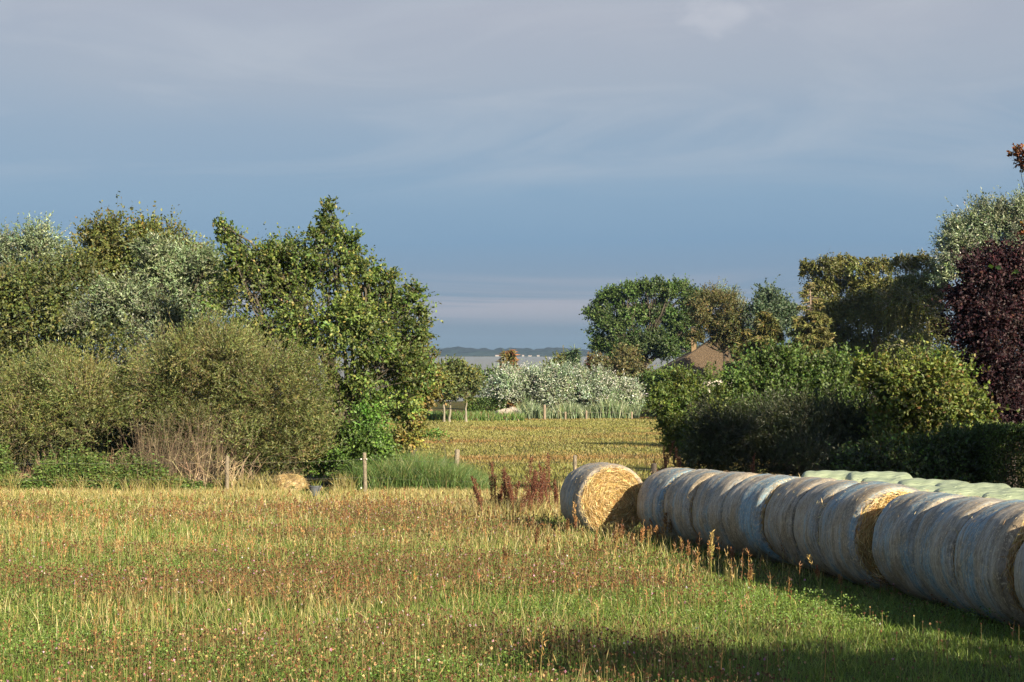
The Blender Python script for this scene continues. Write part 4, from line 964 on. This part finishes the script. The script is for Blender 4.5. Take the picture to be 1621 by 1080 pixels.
def build_fences():
    x0 = (360 - CX) / F * 43
    r = empty('wire_fence', (x0, 43, gzf(x0, 43)), 'wire fence on weathered round posts along the near edge of the thicket', 'fence')
    P = [(-60, 722, 43, .055, 0), (143, 724, 43, .05, .02), (360, 722, 43.0, .056, 0, 'weathered post beside the bare sticks'), (577, 717, 43.0, .058, -.03, 'weathered post near the bucket'), (910, 721, 38.5, .052, 0, 'round post rising behind the first straw bale'), (1035, 734, 38.2, .075, 0, 'dark stump like post behind the second bale')]
    tops = []
    for q in P:
        if q[0] == 143: continue
        b, t = post(q[0], q[1], q[2], q[3], 'post', q[4], r, (.07, .055, .045) if q[0] == 1035 else (.21, .175, .125), q[5] if len(q) > 5 else None); tops.append((b, t))
    for fr in (.86, .45):
        for (b0, t0), (b1, t1) in zip(tops[:-1], tops[1:]):
            p0 = b0 * (1 - fr) + t0 * fr; p1 = b1 * (1 - fr) + t1 * fr
            p0 = p0 + [0, -.06, 0]; p1 = p1 + [0, -.06, 0]
            u = np.linspace(0, 1, 9)[:, None]; c = p0 * (1 - u) + p1 * u - np.array([0, 0, .05]) * (4 * u * (1 - u))
            mb = MB(); tube(mb, c, .0022, 4, (.16, .155, .14)); mb.build('wire', M_WOOD, r)
    for fr, dx in ((.86, -.09), (.86, .075), (.2, -.09)):
        b, t = tops[2]; c = b * (1 - fr) + t * fr + [dx, -.07, 0]
        mb = MB(); tube(mb, [c - [.02, 0, .0], c, c + [.02, 0, 0]], [.016, .024, .016], 8, (.75, .73, .68)); mb.build('insulator', M_PLASTER, r)
    x1 = (725 - CX) / F * 47
    r = empty('gnarled_post', (x1, 47, gzf(x1, 47)), 'short gnarled grey post standing in the bright green reed grass', 'post')
    post(724, 712, 47, .085, 'shaft', .06, r, (.24, .20, .15))
    # far fence by the willows
    x2 = (862 - CX) / F * 133
    r = empty('field_fence', (x2, 133, gzf(x2, 133)), 'thin far fence of wooden posts below the white willows', 'fence')
    tops = []
    for px, top in ((862, 641), (895, 652), (928, 650), (1000, 652)):
        tops.append(post(px, top, 133, .12 if px == 862 else .09, 'post', 0, r, (.27, .21, .15)))
    for (b0, t0), (b1, t1) in zip(tops[:-1], tops[1:]):
        mb = MB(); tube(mb, [b0 * .2 + t0 * .8 + [0, -.1, 0], b1 * .2 + t1 * .8 + [0, -.1, 0]], .008, 4, (.25, .22, .2)); mb.build('wire', M_WOOD, r)

def build_small():
    # straw heap
    d = 43.6; x = (458 - CX) / F * d; z = gzf(x, d); r = empty('straw_heap', (x, d, z), 'rounded heap of old straw at the foot of the dome shaped willow bush', 'straw heap')
    a = np.linspace(0, 2 * PI, 40, endpoint=False); f = np.linspace(0, 1, 12)
    Fm, A = np.meshgrid(f, a, indexing='ij'); hx, hz = .58, .60
    pr = np.cos(Fm * PI / 2) ** .6
    X = x + hx * pr * np.cos(A) * (1 + .08 * np.sin(3 * A)); Y = d + .4 * pr * np.sin(A); Z = z + hz * np.sin(Fm * PI / 2) ** .9 * (1 + .10 * np.sin(2 * A + 1))
    n = 40; i = np.arange(11)[:, None] * n; j = np.arange(n)[None]; j2 = (j + 1) % n
    V = np.stack([X, Y, Z], -1).reshape(-1, 3); V += rng.normal(0, .012, V.shape)
    mb = MB(); mb.add(V, np.stack([i + j, i + j2, i + n + j2, i + n + j], -1).reshape(-1, 4), None, pick([((.34, .25, .11), 1)], len(V), .15))
    k = rng.integers(0, len(V), 2600); D = rng.normal(size=(2600, 3)) + np.array([0, -.4, -.6])
    leafset(mb, V[k] + rng.normal(0, .02, (2600, 3)), D, rng.uniform(.06, .2, 2600), .011, pick([((.33, .26, .135), 3), ((.26, .20, .10), 3), ((.40, .32, .18), 1)], 2600))
    mb.build('straw', M_STRAW, r)
    # bucket
    d = 43.2; x = (499 - CX) / F * d; z = gzf(x, d) + .04; r = empty('bucket', (x, d, z), 'dark grey plastic bucket standing in the grass beside the straw heap', 'bucket')
    m, N, L, out = new_mat('grey_plastic'); p = N.new('ShaderNodeBsdfPrincipled'); p.inputs['Roughness'].default_value = .4
    tc = N.new('ShaderNodeTexCoord'); nz = N.new('ShaderNodeTexNoise'); nz.inputs['Scale'].default_value = 9; L.new(tc.outputs['Object'], nz.inputs['Vector'])
    rp = ramp(N, [(.3, (.075, .085, .105)), (.7, (.12, .13, .15))]); L.new(nz.outputs[0], rp.inputs[0]); L.new(rp.outputs[0], p.inputs['Base Color']); L.new(p.outputs[0], out.inputs[0])
    prof = [(.13, 0), (.135, .0), (.185, .27), (.20, .27), (.20, .30), (.182, .30), (.17, .25), (.13, .03), (0.001, .03)]
    na = 28; a = np.arange(na) / na * 2 * PI
    V = np.array([[x + rr * math.cos(t), d + rr * math.sin(t), z + h] for rr, h in prof for t in a])
    q = [[i * na + j, i * na + (j + 1) % na, (i + 1) * na + (j + 1) % na, (i + 1) * na + j] for i in range(len(prof) - 1) for j in range(na)]
    mesh_obj('pail', V, [q], m, r, smooth=False)
    u = np.linspace(0, PI, 12); hb = MB(); tube(hb, np.stack([x + .2 * np.cos(u), d - .12 * np.sin(u), z + .27 - .10 * np.sin(u)], -1), .006, 5, (.3, .3, .3)); hb.build('handle', M_WOOD, r)
    pw = empty('potted_weed', (x, d, z + .03), 'yellow green weed growing out of the grey bucket', 'weed')
    mb = MB(); n = 60; blades(mb, x + rng.normal(0, .07, n), d + rng.normal(0, .07, n), rng.uniform(.2, .55, n), rng.uniform(.1, .6, n), np.full(n, .03), pick([((.24, .24, .06), 2), ((.12, .16, .04), 2)], n), z=np.full(n, z + .05))
    mb.build('leaves', M_GRASS, pw)
    # stones by the leaning willow
    sp = [(790, 646, 8), (800, 644, 9), (811, 645, 10), (822, 646, 8), (805, 650, 7), (816, 651, 8), (829, 650, 6)]
    for px, py, s in sp:
        d = 136 + rng.uniform(-1, 1); x = (px - CX) / F * d; R = s / F * d; z = gzf(x, d)
        nu, na = 9, 14; u = np.linspace(0.02, PI - .02, nu); a = np.arange(na) / na * 2 * PI; Um, A = np.meshgrid(u, a, indexing='ij')
        rr = R * (1 + .16 * np.sin(3 * A + 2 * Um + px) + .12 * np.cos(2 * A - 3 * Um + py)) + rng.normal(0, .02, Um.shape)
        V = np.stack([x + rr * np.sin(Um) * np.cos(A), d + rr * np.sin(Um) * np.sin(A), z + .8 * R + (647 - py) / F * d * .6 + rr * .75 * np.cos(Um)], -1).reshape(-1, 3)
        i = np.arange(nu - 1)[:, None] * na; j = np.arange(na)[None]; j2 = (j + 1) % na
        o = mesh_obj('field_stone', V, [np.stack([i + j, i + na + j, i + na + j2, i + j2], -1).reshape(-1, 4)], M_WOOD, tint=np.tile([.34, .30, .25], (len(V), 1)), smooth=False, loc=(x, d, z))
        tag(o, 'pale boulder in the stone pile by the leaning silvery willow', 'stone', 'boulders in the stone pile')

def build_house():
    d = 178.0
    xc = (1140 - CX) / F * d; zg = gzf(xc, d)
    r = empty('thatched_house', (xc, d, zg), 'old house under a low brown thatched roof half buried in trees', 'house')
    z_e = at(1100, 590, d)[2]; z_r = at(1100, 529, d)[2]
    x0, x1 = (1037 - CX) / F * d, (1240 - CX) / F * d; y0, y1 = d - 5.4, d + 5.4
    rx0, rx1 = (1138 - CX) / F * d, x1 - 2.4
    mb = MB(); bx(mb, (x0 + .7, y0 + .7, zg - .2), (x1 - .7, y1 - .7, z_e + .25), (.62, .58, .52)); wall = mb.build('wall', M_PLASTER, r)
    # thatch: subdivided hip roof with sagging surface
    m, N, L, out = new_mat('thatch'); p = N.new('ShaderNodeBsdfPrincipled'); p.inputs['Roughness'].default_value = 1
    tc = N.new('ShaderNodeTexCoord'); mp = N.new('ShaderNodeMapping'); mp.inputs['Scale'].default_value = (6, 6, .7); L.new(tc.outputs['Object'], mp.inputs[0])
    n1 = N.new('ShaderNodeTexNoise'); n1.inputs['Scale'].default_value = 1.3; n1.inputs['Detail'].default_value = 7; L.new(mp.outputs[0], n1.inputs['Vector'])
    rp = ramp(N, [(.3, (.05, .034, .02)), (.5, (.095, .066, .04)), (.7, (.15, .105, .064))]); L.new(n1.outputs[0], rp.inputs[0]); L.new(rp.outputs[0], p.inputs['Base Color'])
    b = N.new('ShaderNodeBump'); b.inputs['Strength'].default_value = 1; b.inputs['Distance'].default_value = .12; L.new(n1.outputs[0], b.inputs['Height']); L.new(b.outputs[0], p.inputs['Normal']); L.new(p.outputs[0], out.inputs[0])
    ring = lambda a: None
    E = [np.array(v, float) for v in ((x0, y0, z_e), (x1, y0, z_e), (x1, y1, z_e), (x0, y1, z_e))]
    Rg = [np.array((rx0, d, z_r)), np.array((rx1, d, z_r))]
    mbr = MB()
    def patch(a, b_, c, e, nu=14, nv=8):
        u, v = np.meshgrid(np.linspace(0, 1, nu), np.linspace(0, 1, nv), indexing='ij')
        Pp = (a * (1 - u)[..., None] + b_ * u[..., None]) * (1 - v)[..., None] + (c * (1 - u)[..., None] + e * u[..., None]) * v[..., None]
        Pp[..., 2] -= .22 * np.sin(v * PI) * .6; Pp = Pp + rng.normal(0, .012, Pp.shape) * ((v > .01) & (v < .99) & (u > .01) & (u < .99))[..., None]
        i = np.arange(nu - 1)[:, None] * nv; j = np.arange(nv - 1)[None]
        q = np.stack([i + j, i + nv + j, i + nv + j + 1, i + j + 1], -1).reshape(-1, 4); mbr.add(Pp.reshape(-1, 3), q)
    patch(E[0], E[1], Rg[0], Rg[1]); patch(E[2], E[3], Rg[1], Rg[0]); patch(E[3], E[0], Rg[0], Rg[0]); patch(E[1], E[2], Rg[1], Rg[1])
    dn = np.array([0, 0, -.38])
    for a, b_ in ((0, 1), (1, 2), (2, 3), (3, 0)):
        mbr.add([E[a], E[b_], E[b_] + dn, E[a] + dn], [[3, 2, 1, 0]])
    mbr.add([e + dn for e in E], [[0, 1, 2, 3]])
    roof = mbr.build('roof', m, r)
    # ridge roll, chimney
    mb = MB(); tube(mb, [Rg[0] + [-.15, 0, -.02], (Rg[0] + Rg[1]) / 2 + [0, 0, .02], Rg[1] + [.1, 0, 0]], [.18, .22, .18], 8, (.20, .15, .10)); mb.build('ridge', M_WOOD, roof)
    cx = (1098 - CX) / F * (d - .2); zc = at(1098, 517, d)[2]
    mb = MB(); bx(mb, (cx - .3, d - .5, z_r - 3.2), (cx + .3, d + .15, zc - .12), (.22, .15, .08)); bx(mb, (cx - .37, d - .57, zc - .119), (cx + .37, d + .22, zc), (.5, .46, .4)); mb.build('chimney', M_WOOD, roof)
    # eyebrow dormer and windows
    ex = (1053 - CX) / F * y0; ez = at(1053, 584, y0)[2]
    mb = MB(); bx(mb, (ex - .35, y0 - .06, ez - .3), (ex + .4, y0 + .4, ez + .16), (.02, .02, .02)); mb.build('window', M_PLASTER, r)
    for px in (1105, 1150, 1180):
        wx = (px - CX) / F * y0
        mb = MB(); bx(mb, (wx - .45, y0 + .66, zg + 1.0), (wx + .45, y0 + .72, zg + 2.2), (.8, .8, .78)); f = mb.build('window', M_PLASTER, r)
        mb = MB(); bx(mb, (wx - .36, y0 + .645, zg + 1.08), (wx + .36, y0 + .657, zg + 2.12), (.04, .05, .06)); mb.build('pane', M_PLASTER, f)

# ------------------------------------------------------------------ shade trees outside the frame
def world_tree(name, label, x, y, lobes, n, sty, pal, trunk_r, scale):
    z = gzf(x, y); root = empty(name, (x, y, z), label, 'tree')
    L3 = [(np.array([x + a, y + b, z + c]), np.array([r, r, r2])) for a, b, c, r, r2 in lobes]
    mb, A, B, cls = crown_mesh(L3, n, sty, pal, scale)
    tb = MB(); zt = max(l[2] for l in lobes)
    u = np.linspace(0, 1, 7)
    tube(tb, np.stack([x + .1 * np.sin(u * 3), y + 0 * u, z - .1 + u * zt], -1), trunk_r * (1.2 - u), 8, BARK, True, .03)
    for (c, r), cl in zip(L3, cls):
        s0 = np.array([x, y, z + .5 * (c[2] - z)]); sticks(tb, np.repeat(s0[None], 1, 0), c[None], trunk_r * .4, trunk_r * .15, BARK)
        sticks(tb, np.repeat(c[None], len(cl), 0), cl, .03, .01, BARK)
    tb.build('trunk', M_BARK, root); mb.build('crown', STY[sty]['mat'], root)

def build_shade():
    world_tree('lime_tree', 'broad lime tree standing behind the photographer and shading the near grass', 10.6, .6,
               [(0, 0, 5.4, 1.5, .9), (-1.9, .5, 5.2, 1.3, .8), (1.6, .2, 5.3, 1.4, .8), (-.6, -1.8, 4.6, 1.5, 1.1), (2.2, -1.8, 4.8, 1.6, 1.2)], 5200, 'broad', G_SHRUB, .2, 1.6)
    for k, (x, y, h, r) in enumerate(((13.5, 27.6, 8.8, 1.7), (16.6, 27.8, 8.4, 1.7))):
        world_tree('alder_tree', ['tall alder beside the wrapped bales just outside the picture edge', 'second alder farther out, shading the dark willow hedge'][k],
                   x, y, [(0, 0, h * .8, r * .8, h * .2), (-.4, .3, h * .5, r, h * .26), (.5, -.3, h * .28, r, h * .26)], 15000, 'broad', G_SHRUB, .16, 1.2)

# ------------------------------------------------------------------ world, sun, camera
def build_world():
    w = bpy.data.worlds.new('World'); scene.world = w; w.use_nodes = True
    N, L = w.node_tree.nodes, w.node_tree.links; N.clear()
    out = N.new('ShaderNodeOutputWorld'); bg = N.new('ShaderNodeBackground'); L.new(bg.outputs[0], out.inputs[0])
    sky = N.new('ShaderNodeTexSky'); sky.sky_type = 'NISHITA'; sky.sun_disc = False
    sky.sun_elevation = SUN_EL; sky.sun_rotation = math.radians(180) - SUN_AZ
    bg.inputs['Strength'].default_value = .1
    tc = N.new('ShaderNodeTexCoord'); sep = N.new('ShaderNodeSeparateXYZ'); L.new(tc.outputs['Generated'], sep.inputs[0])
    def noise(sc, s, det, dist=0.0, rough=.55):
        mp = N.new('ShaderNodeMapping'); mp.inputs['Scale'].default_value = sc; L.new(tc.outputs['Generated'], mp.inputs[0])
        n = N.new('ShaderNodeTexNoise'); n.inputs['Scale'].default_value = s; n.inputs['Detail'].default_value = det; n.inputs['Distortion'].default_value = dist; n.inputs['Roughness'].default_value = rough
        L.new(mp.outputs[0], n.inputs['Vector']); return n
    def math_(op, a, b):
        m = N.new('ShaderNodeMath'); m.operation = op
        for i, v in enumerate((a, b)):
            if isinstance(v, (int, float)): m.inputs[i].default_value = v
            else: L.new(v, m.inputs[i])
        return m.outputs[0]
    # cloud bank colours by height above the horizon, edge broken up by soft noise
    n0 = noise((1, 1, 3.5), 2.2, 4, .3)
    h = math_('ADD', sep.outputs[2], math_('MULTIPLY', math_('SUBTRACT', n0.outputs[0], .5), .05))
    h4 = math_('MULTIPLY', h, 3.2)
    def S(py, c): return ((HZ - py) / F * 3.2, tuple(v for v in srgb(*c)))
    rp = ramp(N, [(0.0, srgb(122, 142, 160)), S(500, (124, 145, 168)), S(440, (122, 148, 176)), S(390, (119, 151, 182)), S(310, (131, 160, 187)), S(220, (145, 166, 188)), S(130, (163, 174, 189)), S(20, (173, 178, 190)), (1.0, srgb(164, 174, 190))])
    L.new(h4, rp.inputs[0])
    def mix(f, a, b):
        x = N.new('ShaderNodeMix'); x.data_type = 'RGBA'
        if isinstance(f, float): x.inputs[0].default_value = f
        else: L.new(f, x.inputs[0])
        for i, s in ((6, a), (7, b)):
            if isinstance(s, tuple): x.inputs[i].default_value = (*s, 1)
            else: L.new(s, x.inputs[i])
        return x.outputs[2]
    def window(v, a, b, c, d):
        m1 = N.new('ShaderNodeMapRange'); m1.interpolation_type = 'SMOOTHSTEP'; m1.inputs[1].default_value = a; m1.inputs[2].default_value = b; L.new(v, m1.inputs[0])
        m2 = N.new('ShaderNodeMapRange'); m2.interpolation_type = 'SMOOTHSTEP'; m2.inputs[1].default_value = c; m2.inputs[2].default_value = d; m2.inputs[3].default_value = 1; m2.inputs[4].default_value = 0; L.new(v, m2.inputs[0])
        return math_('MULTIPLY', m1.outputs[0], m2.outputs[0])
    c = rp.outputs[0]
    z = sep.outputs[2]
    # pinkish low streaks
    n1 = noise((1, 1, 17), 3.2, 6, .9); r1 = ramp(N, [(.44, (0, 0, 0)), (.62, (1, 1, 1))]); L.new(n1.outputs[0], r1.inputs[0])
    f1 = math_('MULTIPLY', math_('MULTIPLY', r1.outputs[0], window(z, .012, .034, .040, .062)), .65)
    c = mix(f1, c, srgb(176, 174, 186))
    # thin pale wisps high up
    n2 = noise((1, 1, 4.5), 4.2, 8, 1.0); r2 = ramp(N, [(.48, (0, 0, 0)), (.74, (1, 1, 1))]); L.new(n2.outputs[0], r2.inputs[0])
    f2 = math_('MULTIPLY', math_('MULTIPLY', r2.outputs[0], window(z, .09, .15, .5, .9)), .42)
    c = mix(f2, c, srgb(190, 195, 203))
    n4 = noise((1, 1, 3), 2.2, 6, .7); r4 = ramp(N, [(.42, (0, 0, 0)), (.66, (1, 1, 1))]); L.new(n4.outputs[0], r4.inputs[0])
    c = mix(math_('MULTIPLY', math_('MULTIPLY', r4.outputs[0], window(z, .05, .12, .5, .9)), .12), c, srgb(133, 157, 182))
    # one small bright cloud high over the copper beech
    dv = Vector(((1165 - CX) / F, 1, (HZ - 18) / F)).normalized()
    sub = N.new('ShaderNodeVectorMath'); sub.operation = 'SUBTRACT'; sub.inputs[1].default_value = dv; L.new(tc.outputs['Generated'], sub.inputs[0])
    mp5 = N.new('ShaderNodeMapping'); mp5.inputs['Scale'].default_value = (28, 28, 75); L.new(sub.outputs[0], mp5.inputs[0])
    ln5 = N.new('ShaderNodeVectorMath'); ln5.operation = 'LENGTH'; L.new(mp5.outputs[0], ln5.inputs[0])
    n5 = noise((1, 1, 1.6), 26, 6, .6)
    v5 = math_('ADD', ln5.outputs['Value'], math_('MULTIPLY', math_('SUBTRACT', n5.outputs[0], .5), 2.6))
    m5 = N.new('ShaderNodeMapRange'); m5.interpolation_type = 'SMOOTHSTEP'; m5.inputs[1].default_value = .1; m5.inputs[2].default_value = 1.3; m5.inputs[3].default_value = .32; m5.inputs[4].default_value = 0; L.new(v5, m5.inputs[0])
    c = mix(m5.outputs[0], c, srgb(215, 215, 220))
    # cloud colours are display values: the background strength is .1, so lift them by ten
    up = N.new('ShaderNodeVectorMath'); up.operation = 'SCALE'; up.inputs['Scale'].default_value = SKYGAIN; L.new(c, up.inputs[0])
    # the open sky overhead and behind stays the sky model's
    mr = N.new('ShaderNodeMapRange'); mr.interpolation_type = 'SMOOTHSTEP'; mr.inputs[1].default_value = .30; mr.inputs[2].default_value = .55; L.new(z, mr.inputs[0])
    dim = N.new('ShaderNodeVectorMath'); dim.operation = 'SCALE'; dim.inputs['Scale'].default_value = .6; L.new(sky.outputs[0], dim.inputs[0])
    fin = mix(mr.outputs[0], up.outputs[0], dim.outputs[0])
    fin2 = mix(.04, fin, sky.outputs[0])
    L.new(fin2, bg.inputs['Color'])
    sd = bpy.data.lights.new('sun', 'SUN'); sd.energy = 5.0; sd.angle = math.radians(.53); sd.color = (1.0, .86, .63)
    so = bpy.data.objects.new('sun', sd); col.objects.link(so)
    dirv = Vector((-math.sin(SUN_AZ) * math.cos(SUN_EL), math.cos(SUN_AZ) * math.cos(SUN_EL), -math.sin(SUN_EL)))
    so.rotation_euler = dirv.to_track_quat('-Z', 'Y').to_euler(); so.location = (20, -20, 20)
    cd = bpy.data.cameras.new('camera'); cd.sensor_width = 36; cd.lens = 36 * F / 1621; cd.clip_end = 20000; cd.clip_start = .1
    co = bpy.data.objects.new('camera', cd); col.objects.link(co); co.location = (0, 0, CAMZ)
    co.rotation_euler = (math.radians(90) + math.atan((HZ - 540) / F), 0, 0); scene.camera = co
    vs = scene.view_settings; vs.view_transform = 'Standard'; vs.look = 'None'; vs.exposure = EXPO; vs.gamma = 1
    c = scene.cycles; c.max_bounces = 5; c.diffuse_bounces = 3; c.glossy_bounces = 2; c.transmission_bounces = 3; c.volume_bounces = 0; c.transparent_max_bounces = 4
    c.use_denoising = True; c.denoiser = 'OPENIMAGEDENOISE'; c.denoising_input_passes = 'RGB_ALBEDO_NORMAL'; c.use_adaptive_sampling = True; c.adaptive_threshold = .015
    c.sample_clamp_indirect = 4

def build_haze():
    m, N, L, out = new_mat('haze'); v = N.new('ShaderNodeVolumePrincipled'); v.inputs['Density'].default_value = HAZE; v.inputs['Color'].default_value = (.30, .50, .80, 1)
    L.new(v.outputs[0], out.inputs['Volume'])
    mb = MB(); bx(mb, (-4600, -80, -10), (4600, 3400, 40), (.5, .5, .5)); o = mb.build('haze', m); o['kind'] = 'stuff'
    o['label'] = 'thin blue evening haze over lake and far shore'

EXPO, SKYGAIN, HAZE, LEAFMULT = 1.2, 4.4, 0.00008, 1.6
build_ground(); build_far_shore(); build_house(); build_bales(); build_wrapped(); build_fences(); build_small()
build_vegetation(); build_field(); build_plants(); build_shade()
build_world(); build_haze()
